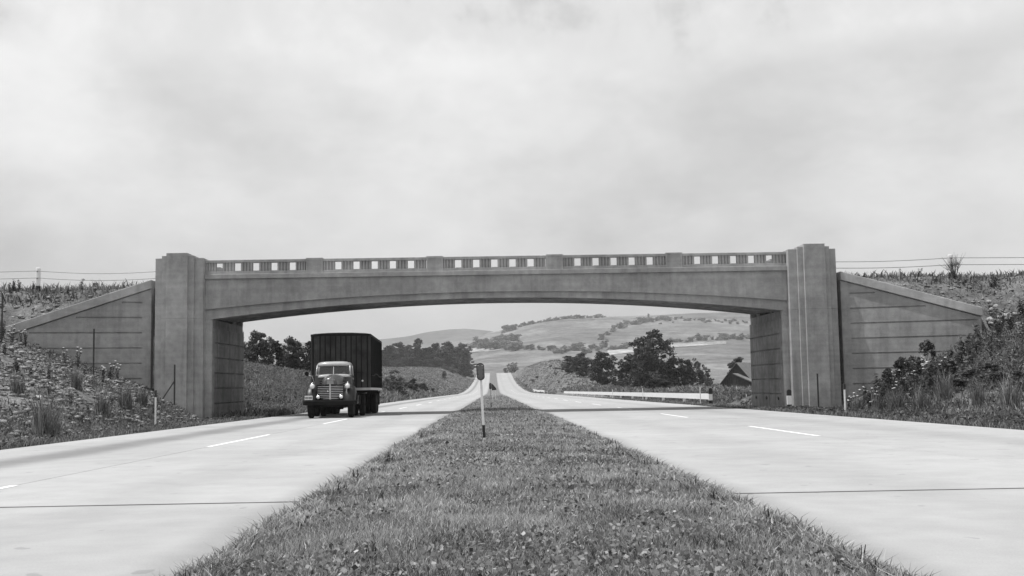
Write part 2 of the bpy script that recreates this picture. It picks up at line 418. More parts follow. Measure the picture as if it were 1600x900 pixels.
def farz(X, Y):
    px = 770 + F * X / Y; h = hor(px); er = (h - np.interp(px, D2PX, D2PY)) / F
    t = np.clip((Y - 2500) / 900, 0, 1); z = CAMZ + Y * (er * (t ** .7)) - 14 * (1 - t) - np.maximum(Y - 3400, 0) * .12
    return z + 4 * fbm(X * .006, Y * .006) * t
Yd = axis([(2450, 3500, 35), (3500, 4300, 80)]); UD = np.linspace(-.7, .7, 260); UU, YD = np.meshgrid(UD, Yd); XD = UU * YD
tag(link('distant_hill', grid_mesh('distant_hill', XD, YD, farz(XD, YD)), M_WOOD), kind='structure')

# ------------------------------------------------------------------ roads: concrete slabs with open joints
JY0, JP, JW = 11.2, 25.4, .05
def road_sheet(name, x0, x1, lane, mat, kindname):
    root = thing(name, None, None); tag(root, kind='structure')
    rs = random.Random(3)
    cuts = [JY0 + JP * k for k in range(-1, 5)]          # -14 .. 112
    yl = [-30.] + cuts
    for i in range(len(yl) - 1):
        for a, b in ((x0, lane), (lane, x1)):
            ya, yb = yl[i] + JW, yl[i + 1] - JW
            ga = .005 if a == lane else 0; gb = .005 if b == lane else 0
            nn = max(2, int((yb - ya) / 1.2)); Y = np.linspace(ya, yb, nn); m = MB()
            secs = []
            for y in Y:
                z = float(roadz(y))
                j = .012 * (rs.random() - .5) if 0 else 0
                secs.append([(a + ga, y + j, z - .2), (b - gb, y + j, z - .2), (b - gb, y + j, z), (a + ga, y + j, z)])
            m.loft(secs, close=True); m.build('concrete_slab', mat, root, bevel=.012, seg=1)
    # tar in the joints
    for y in cuts:
        rr = random.Random(int(y * 10)); m = MB(); n = 60; z = float(roadz(y)) - .003
        top = []; bot = []
        for k in range(n + 1):
            x = x0 + (x1 - x0) * k / n
            top.append((x, y + .045 + .02 * rr.random(), z)); bot.append((x, y - .045 - .02 * rr.random(), z))
        m.add(bot + top, [(k, k + 1, n + 2 + k, n + 1 + k) for k in range(n)])
        m.build('joint_filler', M_TAR, root)
    m = MB(); m.add([p for y in np.linspace(-30, 112, 40) for p in ((lane - .03, y, float(roadz(y)) - .02), (lane + .03, y, float(roadz(y)) - .004))],
                    [(2 * k, 2 * k + 1, 2 * k + 3, 2 * k + 2) for k in range(39)])
    m.build('joint_filler', M_TAR, root)
    Y = np.concatenate([np.linspace(cuts[-1] + JW, 330, 60), np.linspace(340, 900, 90)]); m = MB()
    m.loft([[(x0, y, float(roadz(y)) - .2), (x1, y, float(roadz(y)) - .2), (x1, y, float(roadz(y))), (x0, y, float(roadz(y)))] for y in Y], close=True)
    m.build('road_surface', mat, root)
    # lane dashes
    k = 0; y = 23.2 - 15.6
    while y < 420:
        m = MB(); yy = np.linspace(y, y + 6.3, 8); rr = random.Random(k + 5)
        m.add([p for q in yy for p in ((lane - .055 + .012 * rr.random(), q, float(roadz(q)) + .004), (lane + .055 + .012 * rr.random(), q, float(roadz(q)) + .004))],
              [(2 * i, 2 * i + 1, 2 * i + 3, 2 * i + 2) for i in range(7)])
        m.build('lane_dash', M_WPAINT, root); y += 15.6; k += 1
    return root
road_sheet('left_carriageway', EL, ML, LANL, M_ROADL, 'l')
road_sheet('right_carriageway', MR, ER, LANR, M_ROADR, 'r')
def medz(X, Y):
    t = np.clip(np.minimum(X - ML, MR - X) / .9, 0, 1); t = t * t * (3 - 2 * t)
    return roadz(Y) + .01 + .07 * t + .025 * fbm(np.asarray(X) * 1.3, np.asarray(Y) * 1.3) * t
mx = np.linspace(ML - .02, MR + .02, 18); my = axis([(-30, 4, 2), (4, 60, .4), (60, 340, 3), (340, 900, 10)])
XX, YY = np.meshgrid(mx, my)
tag(link('median_strip', grid_mesh('median_strip', XX, YY, medz(XX, YY)), M_MED), kind='structure')
# ------------------------------------------------------------------ the overpass
BR = thing('overpass_bridge', 'grey concrete overpass with pierced parapet, stepped pylons and flat arch spanning both carriageways', 'bridge', (0, 0, 0))
NP = 56
PIL, PIR = -13.26, 13.82                  # inner faces of the pylons
def softz(x):                             # underside, front edge
    t = (x - .29) / 13.27; return 5.19 - .80 * abs(t) ** 2.0
def archz(x):                             # lower edge of the fascia panel
    t = (x - .29) / 13.6; return 5.47 - .64 * abs(t) ** 2.0
DECK = 6.20
xs_ = np.linspace(AL, AR, NP)
m = MB(); secs = [[(x, D0 + .07, softz(x)), (x, D1 - .07, softz(x) + .24), (x, D1 - .07, DECK - .01), (x, D0 + .07, DECK - .01)] for x in xs_]
m.loft(secs, close=True); span = m.build('span', M_CONC, BR)
# board-marked underside beams
for k in range(5):
    y0 = D0 + .75 + k * 1.18; m = MB()
    m.loft([[(x, y0, softz(x) + .24 * (y0 - D0) / 6.6 + .02), (x, y0 + .42, softz(x) + .24 * (y0 - D0) / 6.6 + .03), (x, y0 + .42, softz(x) + .24 * (y0 - D0) / 6.6 - .035), (x, y0, softz(x) + .24 * (y0 - D0) / 6.6 - .045)] for x in np.linspace(AL + .02, AR - .02, NP)], close=True)
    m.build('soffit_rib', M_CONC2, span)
xa = np.linspace(PIL + .01, PIR - .01, NP)
for y0, y1 in ((D0 - .07, D0 + .30), (D1 - .30, D1 + .07)):
    m = MB(); m.loft([[(x, y0, archz(x)), (x, y1, archz(x)), (x, y1, 6.235), (x, y0, 6.235)] for x in xa], close=True)
    m.build('fascia_panel', M_CONC, BR)
for y0, y1 in ((D0 - .20, D0 + .42), (D1 - .42, D1 + .20)):
    m = MB(); m.box(PIL + .005, PIR - .005, y0, y1, 6.24, 6.45); m.build('belt_course', M_CONC, BR, bevel=.012)
m = MB(); m.box(PIL, PIR, D0 + .43, D1 - .43, 6.0, DECK); m.build('deck', M_CONC2, BR)
# pierced parapets
def fluted_panel(w):
    """a solid block between two openings, its faces cut with upright flutes"""
    n = 4; g = .05; rw = w / n; pts = []
    for k in range(n):
        a = -w / 2 + k * rw
        pts += [(a, .055), (a + g * .4, 0.), (a + rw - g, 0.), (a + rw - g * .6, .055)]
    pts = [(x, y) for x, y in pts] + [(x, .26 - y) for x, y in reversed(pts)]
    return MB().prism(pts, lambda u, v, d: (u, v, d), 0, .53).mesh('fluted_panel')
posts = [-8.22, -2.63, 2.96, 8.55]; PW = .78
edges = [PIL] + [q for p in posts for q in (p - PW / 2, p + PW / 2)] + [PIR]
OW, OP = .27, .847
def parapet(y, sgn):
    m = MB(); m.box(PIL, PIR, y - .03, y + .29, 6.455, 6.60)
    par = m.build('parapet', M_CONC, BR, bevel=.01)
    for b in range(5):
        a, c = edges[2 * b], edges[2 * b + 1]; mid = (a + c) / 2
        m = MB(); m.box(a + .004, c - .004, y - .035, y + .295, 7.0, 7.13); m.build('top_rail', M_CONC, par, bevel=.012)
        ops = [mid + (k - 2) * OP for k in range(5)]
        spans = [(a, ops[0] - OW / 2)] + [(ops[k] + OW / 2, ops[k + 1] - OW / 2) for k in range(4)] + [(ops[4] + OW / 2, c)]
        for s0, s1 in spans:
            o = link('fluted_panel', fluted_panel(s1 - s0), M_CONC, par, ((s0 + s1) / 2, y, 6.54))
        for q in ops:                                  # thin sill under each opening
            m = MB(); m.box(q - OW / 2, q + OW / 2, y + .02, y + .24, 6.59, 6.625); m.build('sill', M_CONC, par)
    for p in posts:
        m = MB(); m.box(p - PW / 2, p + PW / 2, y - .06, y + .32, 6.456, 7.17); po = m.build('parapet_post', M_CONC, par, bevel=.015)
        f = .09
        for yy in (y - .085, y + .318):
            m = MB(); m.box(p - PW / 2 + .002, p - PW / 2 + f, yy, yy + .027, 6.457, 7.165); m.box(p + PW / 2 - f, p + PW / 2 - .002, yy, yy + .027, 6.457, 7.165)
            m.box(p - PW / 2 + f, p + PW / 2 - f, yy, yy + .027, 7.07, 7.165); m.build('post_frame', M_CONC, po)
parapet(D0 + .0, 1); parapet(D1 - .26, -1)
# stepped pylons at the four corners
def pylon(xi, xo, front):
    s = 1 if xo > xi else -1
    w = abs(xo - xi); m = MB()
    tiers = [(0, w, .42, 7.20), (.40, w - .33, .56, 7.30), (.66, w - .58, .72, 7.41)]
    for i, (a, b, pr, top) in enumerate(tiers):
        x0, x1 = sorted((xi + s * a, xi + s * b))
        back = 1.15 - .02 * i
        y0, y1 = (D0 - pr, D0 + back) if front else (D1 - back, D1 + pr)
        m.box(x0, x1, y0, y1, -1.2 - .05 * i, 4.392); m.box(x0 + .008, x1 - .008, y0 + .008, y1 - .008, 4.392, 4.404); m.box(x0, x1, y0, y1, 4.404, top)
    return m.build('pylon', M_CONC, BR, bevel=.018)
for f in (True, False):
    pylon(PIL, -15.46, f); pylon(PIR, 16.04, f)
# abutments: a portal leg behind the fascia, inner face cast in courses with scored joints
CH = .705; CZ0 = 4.05; GH, GD = .065, .06
def abutment(x, s):
    m = MB()
    zt = softz(x) - .004
    pts = [(x, D0 + .302), (x, D1 - .302), (x + s * 1.3, D1 - .302), (x + s * 1.3, D0 + .302)]
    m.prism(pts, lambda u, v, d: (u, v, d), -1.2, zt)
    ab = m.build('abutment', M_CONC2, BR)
    # portal leg that carries the arch band down to the ground at either face, its inner corner chamfered
    for y0, y1 in ((D0 + .07, D0 + .30), (D1 - .07, D1 - .30)):
        c = .07 * (1 if y1 > y0 else -1)
        m2 = MB(); m2.prism([(x, y0 + c), (x, y1), (x + s * .9, y1), (x + s * .9, y0), (x + s * .07, y0)], lambda u, v, d: (u, v, d), -1.2, zt)
        m2.box(min(x + s * .0, x + s * .9), max(x + s * .0, x + s * .9), min(y0, y1), max(y0, y1), zt, 4.9)
        m2.build('portal_leg', M_CONC, BR)
    z = CZ0 - CH * 7
    for k in range(7):
        z1 = min(z + CH, CZ0 + .0); y0, y1 = D0 + .26, D1 - .16; mg = .06
        top = z1 - GH
        poly = [(y0, z + .0), (y1, z + .0), (y1, z1), (y1 - mg, z1), (y1 - mg, top), (y0 + mg, top), (y0 + mg, z1), (y0, z1)]
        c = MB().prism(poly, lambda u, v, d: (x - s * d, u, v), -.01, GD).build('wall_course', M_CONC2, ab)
        z = z1 + .0006
    for yy in (D0 + 1.0, D0 + 3.3, D0 + 5.5):
        MB().lathe([(-.04, .07), (0, .07)], 'X', (x - s * (GD + .004), yy, .28), 10).build('weep_hole', M_BLACKP, ab)  # black discs proud of the wall; the shade inside the holes is painted on
    return ab
abutment(AL, -1); abutment(AR, 1)
# flared wing walls
def wing(x0, x1, z0, z1, front, zb=-.8, cs=.70):
    s = 1 if x1 > x0 else -1; L = abs(x1 - x0); sg = -1 if front else 1
    yb = D0 if front else D1
    def P(u, v, d):                                    # u along the wall, v height, d outwards from the face
        y = yb + sg * u * FL; return (x0 + s * (u - 0), y + sg * d, v)
    sl = lambda u: z0 + (z1 - z0) * u / L
    ct = .40
    m = MB(); m.prism([(0, zb), (L, zb), (L, sl(L) - ct), (0, sl(0) - ct)], P, -.45, 0.); ww = m.build('wing_wall', M_WALL, BR, bevel=.01)
    m = MB(); m.prism([(-.0, sl(0) - ct), (L + .04, sl(L) - ct), (L + .04, sl(L)), (-.0, sl(0))], P, -.55, .16); m.build('coping', M_COPE, ww, bevel=.02)
    top0 = sl(0) - ct - .03
    inv = lambda z: min(L - .001, max(0., (z - top0) / ((z1 - z0) / L)))     # where the slope reaches height z
    zg = [sl(0) - ct - .62 - cs * k for k in range(8)]
    levels = [top0] + zg
    for k in range(len(levels) - 1):
        zt, zl = levels[k], levels[k + 1]; ut, ul = inv(zt), inv(zl)
        if zl < zb: break
        poly = [(.003, zl), (ul, zl)]
        if ul >= L - .01 and ut < L - .01: poly.append((L - .001, top0 + (z1 - z0) * (L - .001) / L))
        poly.append((ut if ut > .02 else .02, zt if ut > .02 else top0))
        if k > 0 and ut > 1.2:
            g1 = ut - (.35 if ut < L - .01 else .15)
            poly += [(g1, zt), (g1, zt - .07), (.38, zt - .07), (.38, zt)]
        poly.append((.003, zt))
        q = [poly[0]]
        for p in poly[1:]:
            if abs(p[0] - q[-1][0]) + abs(p[1] - q[-1][1]) > .004: q.append(p)
        MB().prism(q, P, -.02, .065).build('wall_course', M_WALL, ww)
    return ww
wing(-15.74, WLX, 6.25, 4.06, True); wing(16.32, WRX, 6.16, 4.25, True)
wing(-15.74, WLX, 6.25, 4.06, False); wing(16.32, WRX, 6.16, 4.25, False)
# road on top
m = MB(); m.box(-60, PIL - .02, D0 + 1.3, D1 - 1.3, 5.7, 5.95); m.box(PIR + .02, 60, D0 + 1.3, D1 - 1.3, 5.7, 5.95)
tag(m.build('crossing_road', M_CONC2), kind='structure')

# ------------------------------------------------------------------ vegetation builders
def blades(P, H, Wd, lean, seed, segs=3, spread=1.):
    """grass blades on points P; returns verts, tris, v"""
    r = np.random.RandomState(seed); n = len(P)
    a = r.rand(n) * 2 * np.pi; la = r.rand(n) * 2 * np.pi
    h = H * (.45 + .85 * r.rand(n)); w = Wd * (.6 + .8 * r.rand(n)); l = lean * h * (.2 + r.rand(n))
    wx = np.stack([np.cos(a), np.sin(a), np.zeros(n)], -1) * (w / 2)[:, None]
    ld = np.stack([np.cos(la), np.sin(la), np.zeros(n)], -1) * l[:, None]
    up = np.array([0, 0, 1.])[None]
    base = P - up * .01; mid = P + up * (h * .55)[:, None] + ld * .35; tip = P + up * (h * (.98 - .3 * lean * r.rand(n)))[:, None] + ld
    vv = np.clip(.36 + .25 * r.randn(n) + .34 * fbm(P[:, 0] * .8 + 4, P[:, 1] * .8) + .3 * fbm(P[:, 0] * 3.1, P[:, 1] * 3.1) + (r.rand(n) < .06) * .5, 0, 1)
    i = np.arange(n)
    if segs == 3:
        V = np.stack([base - wx, base + wx, mid - wx * .8, mid + wx * .8, tip], 1).reshape(-1, 3)
        T = np.concatenate([np.stack([i * 5 + a_, i * 5 + b_, i * 5 + c_], -1) for a_, b_, c_ in ((0, 1, 3), (0, 3, 2), (2, 3, 4))])
        v = np.repeat(vv, 5)
    else:
        V = np.stack([base - wx, base + wx, tip], 1).reshape(-1, 3); T = np.stack([i * 3, i * 3 + 1, i * 3 + 2], -1); v = np.repeat(vv, 3)
    return V, T, v
def cat(parts):
    V = []; T = []; v = []; o = 0
    for a, b, c in parts:
        V.append(a); T.append(b + o); v.append(c); o += len(a)
    return np.concatenate(V), np.concatenate(T), np.concatenate(v)
def leaves(C, S, seed, flat=.0, aspect=.55, v=None):
    """one bent rhombus per leaf: two triangles"""
    r = np.random.RandomState(seed); n = len(C)
    d = r.randn(n, 3); d[:, 2] *= (1 - flat); d /= np.linalg.norm(d, axis=1)[:, None] + 1e-6
    q = r.randn(n, 3); q[:, 2] *= (1 - flat); b = np.cross(d, q); b /= np.linalg.norm(b, axis=1)[:, None] + 1e-6
    s = (S * (.6 + .8 * r.rand(n)))[:, None]
    V = np.stack([C - d * s * .5, C + b * s * aspect * .5, C + d * s * .5, C - b * s * aspect * .5], 1).reshape(-1, 3)
    i = np.arange(n); T = np.concatenate([np.stack([i * 4, i * 4 + 1, i * 4 + 2], -1), np.stack([i * 4, i * 4 + 2, i * 4 + 3], -1)])
    vv = np.clip(.45 + .25 * r.randn(n), 0, 1) if v is None else v
    return V, T, np.repeat(vv, 4)
def crown_pts(seed, n_cl, per, R, H, base, shape='round', cl=.23):
    """leaf clumps on the outside of a handful of overlapping boughs: an uneven crown with hollows"""
    r = np.random.RandomState(seed); hh = H - base; B = []
    prof = {'round': ((.14, .52, .42), (.36, .64, .48), (.60, .58, .42), (.82, .38, .22)), 'full': ((.12, .60, .5), (.34, .60, .5), (.58, .5, .36), (.80, .34, .2)), 'tall': ((.22, .50, .5), (.45, .48, .4), (.68, .34, .24), (.86, .18, .1))}[shape]
    for t, rr, off in prof:
        k = 3 if rr > .4 else 2 if rr > .25 else 1; a0 = r.rand() * 6.28
        for j in range(k):
            a = a0 + j * 6.28 / k + r.randn() * .3; o = off * R * (.7 + .5 * r.rand()) if k > 1 else r.rand() * .15 * R
            br = rr * R * (.75 + .45 * r.rand())
            B.append((o * math.cos(a), o * math.sin(a), base + hh * min(.95, t + .04 * r.randn()), br, br * (.7 + .4 * r.rand()) * hh / (2.6 * R)))
    B = np.array(B); w = B[:, 3] ** 2; w /= w.sum()
    i = r.choice(len(B), n_cl, p=w); g = r.randn(n_cl, 3); g[:, 2] += .35; g /= np.linalg.norm(g, axis=1)[:, None]; q = (.55 + .5 * r.rand(n_cl))[:, None]
    cs = B[i, :3] + g * q * B[i][:, [3, 3, 4]]; cs[:, 2] = np.clip(cs[:, 2], base * .8, H)
    nb = ((np.linalg.norm(cs[:, None] - cs[None], axis=2) < .42 * R).sum(1) > 4); cs = np.where(nb[:, None], cs, cs[np.argmax(nb)] + r.randn(n_cl, 3) * .1 * R)
    rad_ = R * cl * (.45 + .75 * r.rand(n_cl))
    idx = np.repeat(np.arange(n_cl), per); g = r.randn(len(idx), 3); g /= np.linalg.norm(g, axis=1)[:, None]
    g *= (r.rand(len(idx)) ** .45)[:, None]; g[:, 2] *= .7
    P = cs[idx] + g * rad_[idx][:, None]; P[:, 2] = np.minimum(P[:, 2], H * 1.02)
    tone = np.clip(.42 + .22 * r.randn(n_cl), 0.02, .98)
    v = np.clip(tone[idx] + .2 * r.randn(len(idx)), 0, 1)
    return cs, P, v
def trunk_mesh(cs, H, base, seed, r0=.16, n_l=7):
    r = random.Random(seed); m = MB(); top = base + (H - base) * .55
    pts = [(0, 0, -.3)]; rr = [r0 * 1.35]
    for k in range(1, 6):
        t = k / 5; pts.append((.25 * r0 * r.uniform(-2, 2), .25 * r0 * r.uniform(-2, 2), top * t)); rr.append(r0 * (1 - .75 * t))
    m.tube(pts, rr, 7)
    for k in range(n_l):
        c = cs[r.randrange(len(cs))]; z0 = max(base * .6, min(top * .95, c[2] * r.uniform(.45, .75)))
        m.tube([(0, 0, z0), (c[0] * .5, c[1] * .5, z0 + (c[2] - z0) * .6), tuple(c)], [r0 * .45, r0 * .28, r0 * .08], 5)
    return m.mesh('trunk')
TREES = {}
def tree_proto(key, seed, R, H, base, n_cl, per, leaf, shape, mat, cl=.23, r0=.16):
    cs, P, v = crown_pts(seed, n_cl, per, R, H, base, shape, cl)
    V, T, vv = leaves(P, np.full(len(P), leaf), seed + 1, .25, .6, v)
    cm = npmesh('crown', V, T, vv); cm.materials.append(mat)
    tm = trunk_mesh(cs, H, base, seed, r0); tm.materials.append(M_BARK)
    TREES[key] = (cm, tm, H, R)
tree_proto('broad1', 11, 2.6, 7, .25, 170, 70, .26, 'round', M_LEAF)
tree_proto('broad2', 12, 2.4, 7, .2, 160, 70, .26, 'full', M_LEAF)
tree_proto('broad3', 13, 2.2, 7, .3, 140, 70, .26, 'tall', M_LEAF)
tree_proto('big', 24, 3.1, 8, .3, 300, 75, .22, 'full', M_LEAF, .17, .22)
tree_proto('pale1', 31, 2.6, 7, .3, 110, 70, .27, 'round', M_LEAF2)
tree_proto('pale2', 32, 2.5, 7, .3, 110, 70, .27, 'full', M_LEAF2)
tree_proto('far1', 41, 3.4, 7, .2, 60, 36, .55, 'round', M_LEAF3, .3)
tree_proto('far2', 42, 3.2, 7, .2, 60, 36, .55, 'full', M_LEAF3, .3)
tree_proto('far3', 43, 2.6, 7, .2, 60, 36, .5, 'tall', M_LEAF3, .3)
tree_proto('shrub1', 51, 1.1, 1.6, .05, 70, 50, .11, 'round', M_LEAF2, .26, .03)
tree_proto('shrub2', 52, 1.0, 1.6, .05, 70, 50, .11, 'full', M_LEAF, .26, .03)
tree_proto('thicket1', 53, .55, 1.6, .1, 46, 40, .085, 'full', M_WEED, .26, .014)
tree_proto('thicket2', 54, .48, 1.6, .1, 40, 40, .085, 'tall', M_WEED, .26, .014)
TCOUNT = [0]
def tree(key, x, y, h, w, label, name='tree', cat_='tree', group=None, z=None, crown='crown', trunk='trunk'):
    cm, tm, H, R = TREES[key]; z = gz(x, y) if z is None else z
    TCOUNT[0] += 1; rz = (TCOUNT[0] * 2.399) % 6.283
    t = thing(name, label, cat_, (x, y, z - .02), rz, group); t.scale = (w / (2 * R), w / (2 * R), h / H)
    link(crown, cm, None, t); link(trunk, tm, None, t)
    return t
def tree_px(key, px, Y, top_py, wpx, label, group=None, sink=0., **k):
    x, zt = at(px, top_py, Y); z = gz(x, Y) - sink
    return tree(key, x, Y, max(.8, zt - z), wpx * Y / F, label, group=group, z=z, **k)
# ------------------------------------------------------------------ the truck
def glassmat():
    m, t = newmat('window_glass'); t.N.remove(t.b)
    tr = t.N.new('ShaderNodeBsdfTransparent'); tr.inputs[0].default_value = (.7, .7, .7, 1)
    gl = t.N.new('ShaderNodeBsdfGlossy'); gl.inputs['Roughness'].default_value = .03; gl.inputs[0].default_value = (.9, .9, .9, 1)
    fr = t.N.new('ShaderNodeFresnel'); fr.inputs[0].default_value = 1.5
    mx = t.N.new('ShaderNodeMixShader'); t.L.new(t.math('ADD', t.math('MULTIPLY', fr.outputs[0], 1.0), .02, True), mx.inputs[0]); t.L.new(tr.outputs[0], mx.inputs[1]); t.L.new(gl.outputs[0], mx.inputs[2])
    t.L.new(mx.outputs[0], t.out.inputs[0]); return m
M_GLASS = glassmat()
M_PAINT = plain('truck_paint', .07, .35, var=.25, sc=2, coat=.3)
M_PAINTL = plain('cab_roof_paint', .32, .38, var=.12, sc=3, coat=.4)
M_FEND = plain('fender_paint', .012, .42, var=.2, sc=3, spec=.35)
M_TRAIL = plain('trailer_panels', .031, .75, var=.45, sc=1.5, spec=.2)
M_TRIM = plain('trailer_trim', .008, .7, var=.2, spec=.15)
M_CHROME = plain('bright_metal', .62, .22, 1., .1, 8)
M_GRILLE = plain('grille_bars', .55, .3, .9, .1, 8)
M_TYRE = plain('tyre_rubber', .010, .9, var=.2, sc=12, spec=.15)
M_CHASS = plain('chassis_black', .008, .8, var=.2, spec=.15)
M_SEAT = plain('seat_cloth', .06, .9)
M_LENS = plain('lamp_lens', .75, .12, 0., .06, 9, spec=.8)
M_PLATE = plain('plate_white', .72, .6, var=.05)
M_SKIN = plain('skin', .30, .6, var=.08, sc=12); M_SHIRT = plain('light_shirt', .42, .85, var=.12, sc=9); M_HAIR = plain('dark_hair', .03, .7)
TX, TY = -6.84, 47.1; TRZ = rad(2.2)
TZ = float(roadz(TY))
TR = thing('semi_truck', 'dark semi truck with rounded cab and tall box trailer driving under the bridge', 'truck', (TX, TY, TZ), TRZ)
TR.rotation_euler = (math.atan(.0037) * -1, 0, TRZ)
# local frame: x to the camera's right, y towards the rear, front bumper at y=0
def wheel(x, y, r, w, dish, name='wheel'):
    m = MB(); m.lathe([(-w / 2, r * .55), (-w / 2, r * .86), (-w * .42, r * .96), (-w * .2, r), (w * .2, r), (w * .42, r * .96), (w / 2, r * .86), (w / 2, r * .55)], 'X', (0, 0, 0), 28)
    wh = link(name, m.mesh('wheel'), M_TYRE, TR, (x, y, r))
    s = 1 if x > 0 else -1
    MB().lathe([(-s * .02, r * .54), (s * (w / 2 - .05), r * .53), (s * (w / 2 - .05), r * .44), (s * (w / 2 - .05 - dish), r * .3), (s * (w / 2 - .03 - dish * .6), r * .16), (s * (w / 2 - .03 - dish * .6), .02)], 'X', (0, 0, 0), 20).build('rim', M_PAINT, wh, smooth=False)
    MB().lathe([(s * (w / 2 - .08), .075), (s * (w / 2 + .02), .06), (s * (w / 2 + .02), .01)], 'X', (0, 0, 0), 12).build('hub', M_CHASS, wh)
    return wh
for s in (-1, 1): wheel(s * .84, .80, .49, .24, .03)
for s in (-1, 1):
    for xx in (.72, 1.03): wheel(s * xx, 4.35, .50, .25, .08)
    for xx in (.80, 1.13): wheel(s * xx + .13, 8.75, .50, .25, .08); wheel(s * xx + .13, 10.0, .50, .25, .08)
# chassis
m = MB()
for s in (-1, 1): m.box(s * .42 - .04, s * .42 + .04, .15, 5.4, .66, .86)
for y in (.9, 2.2, 3.6, 5.2): m.box(-.42, .42, y - .05, y + .05, .68, .84)
m.build('chassis_frame', M_CHASS, TR)
for y, n in ((.80, 'front_axle'), (4.35, 'rear_axle'), (8.75, 'trailer_axle'), (10.0, 'trailer_axle')):
    MB().tube([(-.95, y, .5), (.95, y, .5)], .075 if y > 1 else .06, 10).build(n, M_CHASS, TR)
MB().lathe([(-.2, .05), (-.17, .2), (.17, .2), (.2, .05)], 'X', (0, 4.35, .5), 16).build('differential', M_CHASS, TR)
# bumper: channel with turned-back ends
m = MB(); pr = [(0, .50), (.05, .50), (.05, .745), (0, .745)]
pts = [(-1.12, .16), (-1.04, .05), (-.6, 0), (.6, 0), (1.04, .05), (1.12, .16)]
m.loft([[(x, y, .55), (x, y + .045, .55), (x, y + .045, .74), (x, y, .74)] for x, y in pts], close=True); bp = m.build('bumper', M_CHASS, TR, bevel=.01)
m = MB(); m.loft([[(x, y - .006, .705), (x, y + .01, .705), (x, y + .01, .75), (x, y - .006, .75)] for x, y in pts], close=True); m.build('bumper_lip', M_FEND, bp)
# licence plate at the camera's left end of the bumper
pt = MB().box(-1.02, -.70, .015, .03, .775, .945).build('licence_plate', M_PLATE, TR, bevel=.01)
rr = random.Random(2); m = MB()
for k in range(6):
    x = -.99 + k * .047 + (.012 if k > 2 else 0)
    m.box(x, x + .026, .008, .0145, .81, .91)
m.build('plate_characters', M_CHASS, pt)
# radiator grille (lower, wide) and hood vent (upper, narrow)
m = MB(); m.box(-.55, .55, .40, .46, .76, 1.37); gr_ = m.build('grille', M_CHASS, TR)
for k in range(8):
    z = .80 + k * .073; w = .53 - (.05 if k == 0 else 0)
    m = MB(); m.loft([[(x, y, z), (x, y + .04, z + .012), (x, y + .04, z + .034), (x, y, z + .022)] for x, y in ((-w, .385), (-.2, .33), (0, .31), (.2, .33), (w, .385))], close=True); m.build('grille_bar', M_GRILLE, gr_)
m = MB(); m.box(-.025, .025, .27, .40, .78, 1.42); m.build('grille_bar', M_GRILLE, gr_)
m = MB(); m.loft([[(x, .37, .765), (x, .42, .765), (x + d, .42, 1.38), (x + d, .37, 1.38)] for x, d in ((-.575, 0), (-.535, 0))], close=True); m.loft([[(x, .37, .765), (x, .42, .765), (x, .42, 1.38), (x, .37, 1.38)] for x in (.535, .575)], close=True); m.box(-.57, .57, .36, .42, 1.375, 1.405)
m.build('grille_frame', M_FEND, gr_)
MB().lathe([(0, .03), (-.02, .03), (-.025, .005)], 'Y', (-.1, .33, 1.12), 12).build('badge', M_CHROME, gr_)
# hood: rounded, widening to the cowl
def arch(y, w, zb, zt, p=2.6, n=17):
    out = []
    for k in range(n):
        a = math.pi * k / (n - 1); c, s_ = math.cos(a), math.sin(a)
        out.append((-w * math.copysign(abs(c) ** (2 / p), c), y, zb + (zt - zb) * abs(s_) ** (2 / p)))
    return out
m = MB(); m.loft([arch(.36, .22, 1.36, 1.56), arch(.40, .28, 1.2, 1.62), arch(.55, .34, 1.0, 1.66), arch(1.0, .44, .95, 1.71), arch(1.5, .55, .95, 1.76), arch(2.05, .66, .95, 1.80)]); hd = m.build('hood', M_PAINT, TR, smooth=True)
for k in range(4):
    z = 1.385 + k * .05; w = .26 - .02 * k
    m = MB(); m.loft([[(x, y, z), (x, y + .05, z), (x, y + .05, z + .018), (x, y, z + .018)] for x, y in ((-w, .40), (-.1, .345), (.1, .345), (w, .40))], close=True); m.build('vent_bar', M_GRILLE, hd)
m = MB(); m.box(-.02, .02, .335, .9, 1.6, 1.655); m.build('hood_strip', M_CHROME, hd)
for s in (-1, 1):
    for k in range(3): MB().box(s * .47 if s > 0 else -.52, .52 if s > 0 else s * .47, 1.0, 1.7, 1.3 + k * .09, 1.33 + k * .09).build('hood_louvre', M_CHASS, hd)
